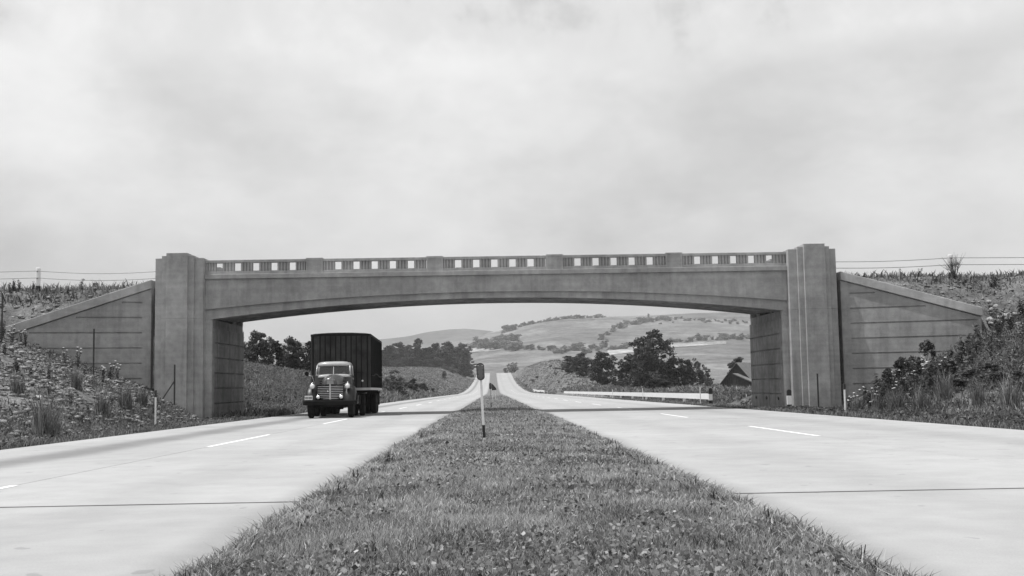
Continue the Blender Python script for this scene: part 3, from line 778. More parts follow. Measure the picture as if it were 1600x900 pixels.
# pontoon fenders
for s in (-1, 1):
    secs = []
    for k in range(15):
        a = rad(-28 + k * 14.5); ry = .68 if a < math.pi / 2 else .80; row = []
        for j in range(9):
            t = -1 + j / 4
            rad_ = .60 + .12 * (1 - abs(t) ** 2.6) - (.13 if t > .9 else 0)
            cy, cz = .80, .50
            yy = cy - math.cos(a) * (rad_ if a < math.pi / 2 else rad_ * 1.12); zz = cz + math.sin(a) * rad_ * 1.22
            row.append((s * (.80 + t * .27), yy, max(zz, .60)))
        secs.append(row)
    m = MB(); m.loft(secs, cap=False); fo = m.build('fender', M_FEND, TR, smooth=True)
    sd = fo.modifiers.new('thick', 'SOLIDIFY'); sd.thickness = .02
    m = MB(); m.box(s * .70 - .2, s * .70 + .2, 1.62, 2.75, .62, .68); m.build('running_board', M_CHASS, TR, bevel=.01)
    # headlight bowl with lens and chrome rim, on the fender crown
    z = 1.345
    hl = MB().lathe([(.0, .10), (.04, .112), (.12, .105), (.22, .06), (.27, .012)], 'Y', (s * .735, .22, z), 18).build('headlight', M_FEND, TR, smooth=True)
    MB().lathe([(-.045, .012), (-.035, .06), (-.01, .092), (.0, .092)], 'Y', (s * .735, .22, z), 18).build('lens', M_LENS, hl, smooth=True)
    m = MB(); m.tube([(s * .735 + .104 * math.cos(k * math.pi / 10), .222, z + .104 * math.sin(k * math.pi / 10)) for k in range(21)], .012, 6, False); m.build('rim', M_CHROME, hl, smooth=True)
    m = MB(); m.box(s * .735 - .02, s * .735 + .02, .30, .36, 1.18, 1.27); m.build('lamp_bracket', M_FEND, hl)
    MB().lathe([(0, .02), (.03, .03), (.07, .012)], 'Z', (s * .735, .27, z + .1), 10).build('marker_lamp', M_LENS, hl)
    fg = MB().lathe([(0, .08), (.05, .07), (.1, .02)], 'Y', (s * .48, .10, .885), 16).build('fog_lamp', M_CHROME, TR, smooth=True)
    MB().lathe([(-.03, .01), (-.02, .05), (0, .074), (.004, .074)], 'Y', (s * .48, .098, .885), 16).build('lens', M_LENS, fg, smooth=True)
    MB().tube([(s * .48, .14, .74), (s * .48, .14, .83)], .015, 6).build('lamp_bracket', M_CHASS, fg)
# cab: lower body, pillars, domed roof, windows
CX, CY0, CY1, CW = -.04, 2.05, 3.15, .80
m = MB()
m.loft([[(CX - CW, y, .70), (CX + CW, y, .70), (CX + CW, y, 1.45), (CX + CW - .03, y, 1.72), (CX - CW + .03, y, 1.72), (CX - CW, y, 1.45)] for y in (CY0 - .02, CY0 + .06)], close=True)
m.box(CX - CW, CX - CW + .06, CY0 + .061, CY1, .70, 1.70); m.box(CX + CW - .06, CX + CW, CY0 + .061, CY1, .70, 1.70)
m.box(CX - CW + .061, CX + CW - .061, CY1 - .05, CY1 - .001, .70, 2.14); m.box(CX - CW + .061, CX + CW - .061, CY0 + .061, CY1 - .06, .70, .78)
cb = m.build('cab', M_PAINT, TR, bevel=.03)
m = MB(); m.loft([arch(1.92, .60, 1.64, 1.74, 3), arch(2.06, .74, 1.64, 1.775, 3.5)]); m.build('cowl', M_PAINTL, cb, smooth=True)
def ring(y, w, z, n=24, p=3.2): return [(CX + w * math.copysign(abs(math.cos(a)) ** (2 / p), math.cos(a)), y(math.sin(a)), z) for a in [2 * math.pi * k / n for k in range(n)]]
secs = []
for z, sc in ((2.10, 1.), (2.15, .995), (2.20, .97), (2.25, .9), (2.285, .76), (2.305, .5), (2.31, .2)):
    secs.append([(CX + (CW - .03) * sc * math.copysign(abs(math.cos(a)) ** .62, math.cos(a)), (CY0 + .06 + CY1) / 2 + .01 + (.56 * sc) * math.copysign(abs(math.sin(a)) ** .62, math.sin(a)), z) for a in [2 * math.pi * k / 32 for k in range(32)]])
m = MB(); m.loft(secs, close=True); rf = m.build('roof', M_PAINTL, cb, smooth=True)
for s in (-1, 1): MB().lathe([(0, .035), (.04, .035), (.06, .01)], 'Z', (CX + s * .62, CY0 + .32, 2.24), 10).build('clearance_lamp', M_CHASS, rf)
m = MB()
for s in (-1, 1):
    m.tube([(CX + s * (CW - .055), CY0 + .03, 1.70), (CX + s * (CW - .10), CY0 + .14, 2.13)], .042, 8)
    m.tube([(CX + s * (CW - .05), CY1 - .06, 1.70), (CX + s * (CW - .09), CY1 - .08, 2.13)], .05, 8)
m.build('roof_pillar', M_PAINTL, cb, smooth=True)
for s in (-1, 1):
    x0, x1 = (CX + .02, CX + .72) if s > 0 else (CX - .72, CX - .02)
    wx = MB(); wx.add([(x0, CY0 - .01, 1.73), (x1, CY0 + .02, 1.73), (x1 - (.03 if s > 0 else 0), CY0 + .13, 2.13), (x0 + (.03 if s < 0 else 0), CY0 + .10, 2.13)], [(0, 1, 2, 3)]); wx.build('windshield_pane', M_GLASS, cb)
m = MB(); m.tube([(CX, CY0 - .02, 1.72), (CX, CY0 + .10, 2.14)], .02, 8); m.build('windshield_bar', M_CHROME, cb)
m = MB(); pts = [(CX - .74, CY0 + .005, 1.735), (CX, CY0 - .02, 1.725), (CX + .74, CY0 + .005, 1.735), (CX + .70, CY0 + .12, 2.14), (CX, CY0 + .09, 2.145), (CX - .70, CY0 + .12, 2.14), (CX - .74, CY0 + .005, 1.735)]; m.tube(pts, .02, 6); m.build('windshield_frame', M_PAINTL, cb)
m = MB(); m.box(CX + .02, CX + .36, CY0 - .05, CY0 - .03, 1.725, 1.745); m.build('wiper', M_CHASS, cb)
for s in (-1, 1):
    dx = CX + s * (CW + .006)
    d = MB().box(min(dx, dx - s * .02), max(dx, dx - s * .02), CY0 + .12, CY1 - .15, .78, 1.69).build('door', M_PAINT, cb, bevel=.008)
    MB().tube([(dx + s * .03, CY1 - .36, 1.42), (dx + s * .03, CY1 - .24, 1.42)], .012, 6).build('handle', M_CHROME, d)
m = MB(); m.box(CX - .7, CX + .7, CY1 - .62, CY1 - .16, .95, 1.15); m.box(CX - .7, CX + .7, CY1 - .2, CY1 - .07, 1.15, 1.75); m.build('bench_seat', M_SEAT, cb, bevel=.04)
m = MB(); m.tube([(CX + .36 + .19 * math.cos(a), CY0 + .36 + .08 * math.sin(a), 1.55 + .17 * math.sin(a)) for a in [2 * math.pi * k / 20 for k in range(21)]], .014, 6); m.tube([(CX + .36, CY0 + .36, 1.55), (CX + .36, CY0 + .1, 1.35)], .02, 6); m.build('steering_wheel', M_CHASS, cb)
cb.scale.z = 1.055; hd.scale.z = 1.035
# mirror on its arm at the passenger side
m = MB(); m.tube([(CX - CW, CY0 + .10, 1.78), (-1.02, CY0 - .02, 1.80), (-1.16, CY0 - .05, 1.88)], .022, 8); ma = m.build('mirror_arm', M_CHROME, TR, smooth=True)
MB().lathe([(-.02, .09), (.02, .095), (.05, .06), (.06, .01)], 'Y', (-1.19, CY0 - .06, 1.90), 16).build('mirror', M_CHASS, ma)
MB().tube([(CX - CW - .03, CY0 + .03, 1.45), (-.95, CY0, 1.76)], .02, 6).build('mirror_strut', M_CHROME, ma)
# fuel tank, fifth wheel, tool box
MB().lathe([(-.55, .02), (-.54, .2), (-.5, .23), (.5, .23), (.54, .2), (.55, .02)], 'Y', (-.78, 3.1, .72), 18).build('fuel_tank', M_FEND, TR)
tb = MB().box(.62, 1.02, 2.9, 3.55, .52, .95).build('tool_box', M_CHASS, TR, bevel=.01)
m = MB(); m.box(.66, .98, 2.885, 2.899, .56, .60); m.box(.94, .98, 2.885, 2.899, .6, .92); m.build('step_plate', M_CHROME, tb)
MB().lathe([(0, .5), (.08, .5), (.10, .42)], 'Z', (0, 4.3, 1.02), 24).build('fifth_wheel', M_CHASS, TR)
m = MB(); m.box(-.45, .45, 3.9, 4.8, .862, 1.02); m.build('saddle_frame', M_CHASS, TR)
# box trailer with rounded front corners and upright ribs
HW, TZ0, TZ1, TF, TB = 1.33, 1.24, 3.66, 3.25, 11.9
def outline(g=0.):
    r = .42 + g; pts = []
    for k in range(7):
        a = rad(180 + k * 15); pts.append((-HW - g + r + r * math.cos(a), TF - g + r + r * math.sin(a)))
    for k in range(7):
        a = rad(270 + k * 15); pts.append((HW + g - r + r * math.cos(a), TF - g + r + r * math.sin(a)))
    return pts + [(HW + g, TB), (-HW - g, TB)]
tl = MB().prism(outline(), lambda u, v, d: (u, v, d), TZ0, TZ1).build('trailer_body', M_TRAIL, TR, bevel=.02)
for z0, z1, mt in ((TZ1 - .07, TZ1 + .025, M_TRIM), (TZ0 - .09, TZ0 + .02, M_PAINTL)):
    o = outline(.022); i = outline(.0)
    m = MB(); m.prism(o, lambda u, v, d: (u, v, d), z0, z1); m.build('top_rail' if z1 > 3 else 'floor_rail', mt, tl)
m = MB()
secs = []
for f, z in ((1., TZ1 + .02), (.9, TZ1 + .05), (.5, TZ1 + .075), (.0, TZ1 + .08)): secs.append([(x * f, TF + .3 + (y - TF - .3) * (1 - .04 * (1 - f)), z) for x, y in outline(0)])
m.loft(secs, close=True); m.build('trailer_roof', M_TRAIL, tl, smooth=False)
for k in range(9):
    x = -.88 + k * .23; MB().box(x - .022, x + .022, TF - .035, TF + .01, TZ0 + .03, TZ1 - .075).build('panel_rib', M_TRIM, tl)
for s in (-1, 1):
    MB().tube([(s * (HW - .11), TF + .11, TZ0 + .03), (s * (HW - .11), TF + .11, TZ1 - .08)], .03, 8).build('panel_rib', M_TRIM, tl)
    for k in range(18):
        y = TF + .55 + k * .475; x = s * (HW + .004); MB().box(x - .02, x + .02, y - .02, y + .02, TZ0 + .03, TZ1 - .075).build('panel_rib', M_TRIM, tl)
    m = MB(); m.tube([(s * (HW + .04), y, TZ0 + .62 - .05 * math.sin((y - TF) * 1.2)) for y in np.linspace(TF + .5, TB - .1, 24)], .022, 6); m.build('side_rope', M_TRIM, tl)
m = MB(); m.tube([(x, TF - .05, TZ0 + .66 + .05 * math.sin(x * 2)) for x in np.linspace(.3, HW - .3, 8)], .018, 6); m.build('air_line', M_CHASS, tl)
MB().lathe([(0, .045), (-.04, .04), (-.05, .01)], 'Y', (1.0, TF - .0, TZ0 + .33), 12).build('marker_lamp', M_LENS, tl)
m = MB()
for s in (-1, 1): m.box(s * .45 - .06, s * .45 + .06, TF + .5, TB, .98, TZ0 - .091)
for y in (5.2, 6.6, 8.0, 9.4, 11.): m.box(-1.2, 1.2, y - .05, y + .05, 1.04, TZ0 - .092)
m.build('trailer_frame', M_CHASS, tl)
for s in (-1, 1):
    m = MB(); m.box(s * .7 - .05, s * .7 + .05, 6.0, 6.1, .45, 1.0); m.box(s * .7 - .1, s * .7 + .1, 5.95, 6.15, .42, .449); m.build('landing_leg', M_CHASS, tl)
    m = MB(); m.box(s * .97 - .32, s * .97 + .32, 10.75, 10.77, .4, 1.1); m.build('mud_flap', M_CHASS, tl)
m = MB(); m.box(-.5, .5, 8.4, 10.35, .82, .98); m.build('trailer_bogie', M_CHASS, tl)

tl.location.x = .13
# driver: seated figure, elbow on the open window
def skin_body(name, pts, edges, radii, mat, parent=None, root=0):
    me = bpy.data.meshes.new(name); me.from_pydata(pts, edges, []); o = bpy.data.objects.new(name, me); COL.objects.link(o)
    if parent: o.parent = parent
    sk = o.modifiers.new('skin', 'SKIN'); sk.use_smooth_shade = True
    for i, r in enumerate(radii): me.skin_vertices[0].data[i].radius = (r, r) if not isinstance(r, tuple) else r
    me.skin_vertices[0].data[root].use_root = True
    ss = o.modifiers.new('sub', 'SUBSURF'); ss.levels = ss.render_levels = 2
    me.materials.append(mat); return o
TMX = Matrix.Translation((TX, TY, TZ)) @ Matrix.Rotation(TRZ, 4, 'Z')
dl = TMX @ Vector((CX + .40, CY1 - .42, 1.15))
DR = thing('person', 'truck driver in a light shirt sitting behind the windshield, elbow out of the window', 'person', dl, TRZ)
P = [(0, 0, .06), (0, .02, .25), (0, .03, .44), (0, .02, .52), (0, 0, .60),          # pelvis, waist, chest, neck base, neck
     (.17, .02, .46), (.33, -.02, .44), (.40, -.10, .50), (.36, -.22, .50),           # window-side arm resting on the sill
     (-.17, .02, .46), (-.20, -.14, .32), (-.08, -.34, .36),
     (.10, -.22, .08), (.11, -.44, .02), (-.10, -.22, .08), (-.11, -.44, .02)]
E_ = [(0, 1), (1, 2), (2, 3), (3, 4), (2, 5), (5, 6), (6, 7), (7, 8), (2, 9), (9, 10), (10, 11), (0, 12), (12, 13), (0, 14), (14, 15)]
Rr = [(.15, .12), (.15, .11), (.17, .12), .08, .055, .075, .06, .05, .035, .075, .055, .035, .085, .07, .085, .07]
skin_body('torso', P, E_, Rr, M_SHIRT, DR)
hp = [(0, -.01, .60), (0, -.015, .68), (0, -.02, .76), (0, -.01, .83)]
skin_body('head', hp, [(0, 1), (1, 2), (2, 3)], [.055, (.072, .085), (.078, .095), (.05, .06)], M_SKIN, DR)
skin_body('nose', [(0, -.10, .72), (0, -.125, .70)], [(0, 1)], [.014, .012], M_SKIN, DR)
skin_body('hair', [(0, .03, .72), (0, .02, .80), (0, -.01, .845)], [(0, 1), (1, 2)], [.08, .085, .065], M_HAIR, DR)
for s in (-1, 1):
    skin_body('ear', [(s * .078, 0, .70), (s * .085, .005, .74)], [(0, 1)], [.012, .016], M_SKIN, DR)
    skin_body('eye', [(s * .032, -.103, .745), (s * .034, -.104, .745)], [(0, 1)], [.009, .009], M_HAIR, DR)
def hand(base, dirv, up):
    b = Vector(base); d = Vector(dirv).normalized(); u = Vector(up).normalized(); w = d.cross(u)
    pts = [b, b + d * .05, b + d * .085]; ed = [(0, 1), (1, 2)]; r = [.022, .03, .032]
    for k in range(4):
        i = len(pts); o = w * (k - 1.5) * .018; L = (.055, .065, .06, .045)[k]
        pts += [b + d * .09 + o, b + d * (.09 + L * .6) + o, b + d * (.09 + L * .8) + o - u * .03]; ed += [(2, i), (i, i + 1), (i + 1, i + 2)]; r += [.010, .009, .008]
    i = len(pts); pts += [b + d * .03 - w * .035, b + d * .065 - w * .05]; ed += [(1, i), (i, i + 1)]; r += [.012, .009]
    return skin_body('hand', [tuple(p) for p in pts], ed, r, M_SKIN, DR)
hand((.36, -.22, .50), (-.3, -1, 0), (0, 0, 1)); hand((-.08, -.34, .36), (.3, -.6, .2), (0, 0, 1))
# ------------------------------------------------------------------ roadside furniture
def oblong(w, h, n=8):
    pts = []
    for k in range(n + 1):
        a = math.pi * k / n; pts.append((w / 2 * math.cos(a), h / 2 - w * .42 + w * .42 * math.sin(a)))
    for k in range(n + 1):
        a = math.pi + math.pi * k / n; pts.append((w / 2 * math.cos(a), -h / 2 + w * .42 + w * .42 * math.sin(a)))
    return pts
def delineator(x, y, h, hw, hh, lean, label):
    z = float(medz(x, y)); t = thing('delineator_post', label, 'marker post', (x, y, z - .02)); t.rotation_euler = (0, rad(lean), 0)
    s = hw / .14
    m = MB(); m.box(-.022 * s, .022 * s, -.022 * s, .022 * s, -.25, h - hh * .7); po = m.build('post', M_WHITE, t, bevel=.004)
    m = MB(); m.box(-.0235 * s, .0235 * s, -.0235 * s, .0235 * s, .10, .34); m.build('black_band', M_BLACKP, po)
    zc = h - hh / 2
    hd = MB().prism(oblong(hw, hh), lambda u, v, d: (u, d, v + zc), -.045 * s, -.025 * s).build('reflector_head', plain('reflector_face', .14, .5), t, bevel=.004)
    o, i = oblong(hw, hh), oblong(hw * .82, hh * .9)
    n = len(o); m = MB()
    m.add([(u, -.052 * s, v + zc) for u, v in o] + [(u, -.052 * s, v + zc) for u, v in i] + [(u, -.040 * s, v + zc) for u, v in o] + [(u, -.040 * s, v + zc) for u, v in i],
          [(k, (k + 1) % n, n + (k + 1) % n, n + k) for k in range(n)] + [(k, 2 * n + k, 2 * n + (k + 1) % n, (k + 1) % n) for k in range(n)] + [(n + k, n + (k + 1) % n, 3 * n + (k + 1) % n, 3 * n + k) for k in range(n)])
    m.build('rim', M_BLACKP, hd)
    for u, v in ((-.26, .36), (.26, .36), (-.3, .1), (.3, .1), (-.3, -.14), (.3, -.14), (-.2, -.36), (.2, -.36)):
        MB().lathe([(-.006, .001), (-.004, .008 * s), (0, .009 * s)], 'Y', (u * hw, -.047 * s, v * hh + zc), 8).build('reflector_button', M_LENS if v > .3 else M_BLACKP, hd)
    return t
x, zt = at(757, 690, 21.5)
delineator(x, 21.5, 1.52, .15, .33, -2.4, 'nearest white marker post with dark oval reflector head, leaning left in the grass median')
x, _ = at(767.5, 636, 57.5)
delineator(x, 57.5, 1.35, .13, .32, -1.2, 'second median marker post with oval reflector, standing in the bridge shadow line')
# small triangular sign farther along the median
x, _ = at(772, 625, 112.); z = float(medz(x, 112.))
t = thing('triangular_sign', 'small dark triangular sign on two pale legs in the median beyond the bridge', 'sign', (x, 112., z - .02))
for dx in (-.12, .13): MB().box(dx - .03, dx + .03, -.03, .03, -.2, 1.15).build('leg', M_WHITE, t)
MB().prism([(-.2, .95), (.26, 1.0), (.22, 1.16), (-.16, 1.62), (-.2, 1.6)], lambda u, v, d: (u, d, v), -.06, -.031).build('sign_panel', M_BLACKP, t)
# black and white guard posts
def guard_post(px, py, Y, label, h=.98, w=.2):
    x, _ = at(px, py, Y); z = gz(x, Y); t = thing('guard_post', label, 'post', (x, Y, z - .02), group='black and white guard posts')
    pts = [(-w / 2, -.3), (w / 2, -.3), (w / 2, .30), (-w / 2, .30)]
    MB().prism(pts, lambda u, v, d: (u, d, v), -.06, .06).build('black_foot', M_BLACKP, t, bevel=.008)
    MB().prism([(-w / 2, .301), (w / 2, .301), (w / 2, .70), (-w / 2, .70)], lambda u, v, d: (u, d, v), -.06, .06).build('white_band', M_WHITE, t)
    top = [(-w / 2, .701), (w / 2, .701), (w / 2, h - w / 2)] + [(w / 2 * math.cos(a), h - w / 2 + w / 2 * math.sin(a)) for a in [math.pi * k / 8 for k in range(1, 8)]] + [(-w / 2, h - w / 2)]
    MB().prism(top, lambda u, v, d: (u, d, v), -.06, .06).build('black_cap', M_BLACKP, t)
guard_post(1233, 620, 50.6, 'black and white guard post right against the right bridge pylon')
guard_post(1110, 615, 72.5, 'black and white guard post at the near end of the white guardrail', 1.1, .24)
def stake(px, py, Y, h, label, w=.055, mat=None, name='marker_stake', dark=True):
    x, _ = at(px, py, Y); z = gz(x, Y); t = thing(name, label, 'stake', (x, Y, z - .02))
    MB().box(-w / 2, w / 2, -w / 2, w / 2, -.3, h * (.82 if dark else 1)).build('shaft', mat or M_WHITE, t, bevel=.004)
    if dark: MB().box(-w * .7, w * .7, -w * .6, w * .6, h * .821, h).build('dark_top', M_STEEL, t, bevel=.004)
stake(1320, 620, 42.5, 1.22, 'thin white stake with dark top on the verge below the right wing wall')
stake(243, 640, 41.5, 1.42, 'thin white stake with dark top on the verge below the left pylon')
stake(1094, 612, 74.0, 1.2, 'thin pale stake behind the near end of the white guardrail', dark=False)
stake(957, 605, 118.0, 1.0, 'thin pale stake in the grass behind the middle of the white guardrail', .07, dark=False)
stake(1004, 605, 105.0, 1.1, 'thin pale stake behind the white guardrail below the big tree', .06, dark=False)
def steel(px, y0, y1, Y, label, brace=None):
    x, zt = at(px, y0, Y); z = gz(x, Y); t = thing('steel_fence_post', label, 'post', (x, Y, z - .02))
    h = max(.6, zt - z)
    m = MB(); m.box(-.035, .035, -.006, .006, -.3, h); m.box(-.006, .006, .006, .04, -.3, h); m.build('upright', M_STEEL, t)
    if brace: MB().tube([(0, -.02, h * .62), (brace, -.02, -.1)], .03, 6).build('brace', M_STEEL, t)
steel(147, 513, 545, 48.4, 'short dark steel post standing in weeds against the left wing wall')
steel(273, 569, 612, 50.4, 'dark steel post with a slanting brace against the left pylon', -.85)
steel(1277, 583, 622, 50.2, 'dark steel post standing against the foot of the right pylon')
steel(4, 460, 515, 47.5, 'dark steel post at the far left edge of the embankment')
# cable fences along the crossing road
def cable_post(px, Y, zt, label, h=1.12):
    x, _ = at(px, zt, Y); z = gz(x, Y); t = thing('cable_fence_post', label, 'post', (x, Y, z - .03))
    MB().lathe([(-.3, .11), (.28, .11)], 'Z', (0, 0, 0), 12).build('black_base', M_BLACKP, t); po = MB().lathe([(.281, .11), (h, .11), (h + .02, .09), (h + .02, .01)], 'Z', (0, 0, 0), 12).build('white_shaft', M_WHITE, t)
    for zz in (.62, .95): MB().lathe([(-.14, .02), (.0, .03)], 'Y', (0, 0, zz), 8).build('cable_bolt', M_STEEL, po)
    return x, z
YF = 53.1
xl, zl = cable_post(59.5, YF, 440, 'white cable fence post with black base on the left embankment')
xr, zr_ = cable_post(1485, YF, 412, 'white cable fence post with black base beside dry twigs on the right embankment')
stake(148, 442, YF + 3.4, .7, 'low dark stub post on the left embankment behind the wing wall', .16, M_STEEL, 'stub_post', False)
def cable(pts, label):
    o = MB(); o.tube(pts, .014, 6); tag(o.build('fence_cable', M_WIRE), label, 'cable')
for k, (zz, nm) in enumerate(((.95, 'upper'), (.62, 'lower'))):
    def sag(a, b, n=12, d=.12): return [(a[0] + (b[0] - a[0]) * i / n, a[1] + (b[1] - a[1]) * i / n, a[2] + (b[2] - a[2]) * i / n - d * math.sin(math.pi * i / n)) for i in range(n + 1)]
    L0 = (-15.55, D0 + .9, 6.75 - .32 * k)
    cable(sag(L0, (xl, YF - .13, zl + zz)) + sag((xl, YF - .13, zl + zz), (xl - 12, YF - .13, zl + zz), 8, .05)[1:], nm + ' of two steel cables running left from the left pylon')
    R0 = (16.1, D0 + .9, 6.72 - .30 * k)
    cable(sag(R0, (xr, YF - .13, zr_ + zz), 12, .06) + sag((xr, YF - .13, zr_ + zz), (xr + 12, YF - .13, zr_ + zz), 8, .05)[1:], nm + ' of two steel cables running right from the right pylon')
# white timber guardrails
def guardrail(p0, p1, label, name='guardrail', n=None, hb=.34, ht=.72):
    a = Vector(p0); b = Vector(p1); L = (b - a).length; n = n or max(2, int(L / 4.9)); ang = math.atan2(b.y - a.y, b.x - a.x)
    t = thing(name, label, 'guardrail', (a.x, a.y, gz(a.x, a.y)), 0.); z0 = t.location.z
    for k in range(n + 1):
        f = k / n; p = a.lerp(b, f); z = float(roadz(p.y)) - .14
        if k % 2 == 0 or k == n:
            m = MB(); m.box(-.09, .09, -.09, .09, -.5, ht - .03); o = m.build('post', M_WHITE, t, bevel=.01); o.location = (p.x - a.x, p.y - a.y, z - z0)
        if k < n:
            q = a.lerp(b, (k + 1) / n); zq = float(roadz(q.y)) - .14; d = (q - p).normalized(); nrm = Vector((-d.y, d.x, 0)) * .10
            if nrm.x > 0: nrm = -nrm
            e = nrm * 1.45; s0 = p - a + d * .008; s1 = q - a - d * .008
            m = MB(); m.loft([[(s.x + nrm.x, s.y + nrm.y, zz - z0 + hb), (s.x + e.x, s.y + e.y, zz - z0 + hb), (s.x + e.x, s.y + e.y, zz - z0 + ht), (s.x + nrm.x, s.y + nrm.y, zz - z0 + ht)] for s, zz in ((s0, z), (s1, zq))], close=True)
            m.build('rail_board', M_WHITE, t)
    return t
guardrail((14.35, 74, 0), (13.6, 214, 0), 'long white timber guardrail along the right verge beyond the bridge')
guardrail((13.4, 292, 0), (13.3, 372, 0), 'short distant white guardrail where the right carriageway starts to climb', n=8, hb=.2, ht=.9)
# barn
bx, _ = at(1152, 590, 170.); bz = -.9
BN = thing('barn', 'weathered dark wooden barn with pale sloping roof half hidden beside the right abutment', 'barn', (bx, 170., bz), rad(-32))
M_BARN = plain('barn_boards', .035, .9, var=.35, sc=3); M_ROOFT = plain('barn_roof', .13, .7, var=.2, sc=2)
h0, h1, w, L = 2.0, 4.9, 2.4, 7.
rb = random.Random(4)
for k in range(14):
    x0 = -w + k * 2 * w / 14; x1 = x0 + 2 * w / 14 - .012; f = lambda x: h1 - (h1 - h0) * abs(x) / w - .06
    if k == 6: continue
    MB().prism([(x0, -.5), (x1, -.5), (x1, f(x1)), (x0, f(x0))], lambda u, v, d: (u, d, v), -.03 * rb.random(), .05).build('wall_board', M_BARN, BN)
m = MB(); m.prism([(-w, -.5), (w, -.5), (w, h0 - .05), (0, h1 - .08), (-w, h0 - .05)], lambda u, v, d: (u, d, v), .06, L); m.build('barn_body', M_BARN, BN)
for s in (-1, 1):
    m = MB(); m.prism([(0, h1), (s * (w + .35), h0 - .32), (s * (w + .35), h0 - .42), (0, h1 - .10)], lambda u, v, d: (u, d, v), -.3, L + .3); m.build('roof_slope', M_ROOFT, BN)
m = MB(); m.prism([(.25, 3.25), (4.6, 1.35), (4.6, 1.22), (.25, 3.12)], lambda u, v, d: (u, d, v), -2.6, -.31); m.build('lean_to_roof', M_ROOFT, BN)
m = MB(); m.prism([(.5, -.5), (4.3, -.5), (4.3, 1.3), (.5, 2.95)], lambda u, v, d: (u, d, v), -2.3, -.1); m.build('lean_to_wall', M_BARN, BN)

# ------------------------------------------------------------------ trees
def nth(n): return ('first', 'second', 'third', 'fourth', 'fifth', 'sixth', 'seventh', 'eighth', 'ninth', 'tenth', 'eleventh', 'twelfth')[n - 1] if n < 13 else '%d%s' % (n, {1: 'st', 2: 'nd', 3: 'rd'}.get(n % 10 if n > 20 else 0, 'th'))
G1 = 'dark trees behind the left bank'
tree_px('broad1', 402, 135, 514, 62, 'dark leafy tree behind the left bank, next to the left abutment', G1)
tree_px('broad2', 432, 138, 527, 46, 'lower dark tree between two taller ones behind the left bank', G1)
tree_px('broad3', 460, 134, 511, 56, 'dark tree with pointed crown just left of the truck trailer', G1)
tree_px('broad2', 486, 142, 528, 40, 'dark tree partly hidden behind the truck trailer', G1)
tree_px('broad1', 372, 150, 512, 50, 'dark tree mostly hidden behind the left abutment', G1)
G2 = 'trees of the wood left of the road'
for i, (px, tp, wp, k) in enumerate(((606, 537, 40, 'broad2'), (622, 533, 40, 'broad1'), (640, 537, 38, 'broad1'), (653, 525, 30, 'broad2'), (668, 541, 42, 'broad1'), (679, 533, 34, 'broad2'), (698, 532, 44, 'broad1'), (714, 539, 36, 'broad2'), (722, 534, 36, 'broad1'))):
    tree_px(k, px, 640 + 12 * (i % 3), tp, wp, ('tallest tree of the wood left of the road' if i == 3 else 'rightmost tree of the wood, at the end nearest the road' if i == 8 else nth(i + 1) + ' tree from the left along the front of the wood'), G2)
for i, px in enumerate(range(592, 730, 13)):
    tree_px(('broad2', 'broad1')[i % 2], px, 690 + (i % 4) * 8, 543 + (i * 7) % 6, 36, nth(i + 1) + ' tree from the left in the back row of the wood', G2)
for i, px in enumerate(range(600, 728, 14)):
    tree_px(('broad1', 'broad2')[i % 2], px, 622 + (i % 3) * 6, 556 + (i * 5) % 7, 30, nth(i + 1) + ' tree from the left in the low fringe of the wood', G2)
G3 = 'bushes on the left slope beyond the bridge'
for i, (px, Y, tp, wp, k) in enumerate(((604, 158, 583, 34, 'pale2'), (614, 172, 579, 36, 'pale1'), (622, 168, 596, 24, 'broad2'), (630, 205, 584, 40, 'pale2'), (645, 214, 590, 24, 'broad2'), (660, 240, 598, 22, 'broad1'), (676, 262, 606, 12, 'broad2'))):
    tree_px(k, px, Y, tp, wp, nth(i + 1) + ' bush from the truck on the slope towards the road dip', G3, name='bush', cat_='bush', sink=.1)
tree_px('pale1', 694, 600, 569, 20, 'left one of two pale rounded bushes in front of the wood', G3, name='bush', cat_='bush', sink=.2)
tree_px('pale2', 708, 600, 567, 22, 'right one of two pale rounded bushes in front of the wood', G3, name='bush', cat_='bush', sink=.2)
tree_px('broad1', 694, 470, 579, 9, 'round dark little bush alone on the pale slope', G3, name='bush', cat_='bush', sink=.2)
G4 = 'trees on the right beyond the guardrail'
tree_px('broad2', 890, 305, 554, 44, 'leftmost dark tree beyond the white guardrail', G4)
tree_px('broad1', 910, 290, 549, 46, 'second dark tree from the left beyond the guardrail', G4)
tree_px('broad1', 940, 262, 547, 54, 'broad rounded dark tree left of the big tree beyond the guardrail', G4)
tree_px('broad2', 966, 235, 576, 40, 'low dark tree filling the gap left of the tallest tree', G4)
tree_px('big', 1018, 200, 506, 92, 'tallest tree, big dark and ragged, beyond the white guardrail', G4)
tree_px('broad3', 1004, 197, 518, 42, 'tree fused to the left side of the tallest tree', G4)
tree_px('broad1', 984, 205, 553, 46, 'low tree at the left foot of the tallest tree', G4)
tree_px('broad2', 1048, 195, 556, 36, 'low tree at the right foot of the tallest tree', G4)
tree_px('broad1', 1072, 200, 560, 36, 'dark tree between the tallest tree and the open field', G4)
tree_px('pale2', 1092, 204, 552, 32, 'lighter feathery tree at the right end of the clump', G4)
tree_px('pale1', 1106, 190, 577, 20, 'small pale sapling at the right end of the clump', G4)
tree_px('broad1', 1036, 165, 585, 36, 'low dark shrub in front of the tallest tree', G4, name='bush', cat_='bush')
tree_px('broad2', 1018, 165, 590, 26, 'smaller shrub left in front of the tallest tree', G4, name='bush', cat_='bush')
tree_px('pale1', 970, 200, 596, 26, 'pale shrub behind the middle of the guardrail', G4, name='bush', cat_='bush')
tree_px('broad1', 1155, 195, 556, 44, 'dark bushy tree rising behind the barn', G4)
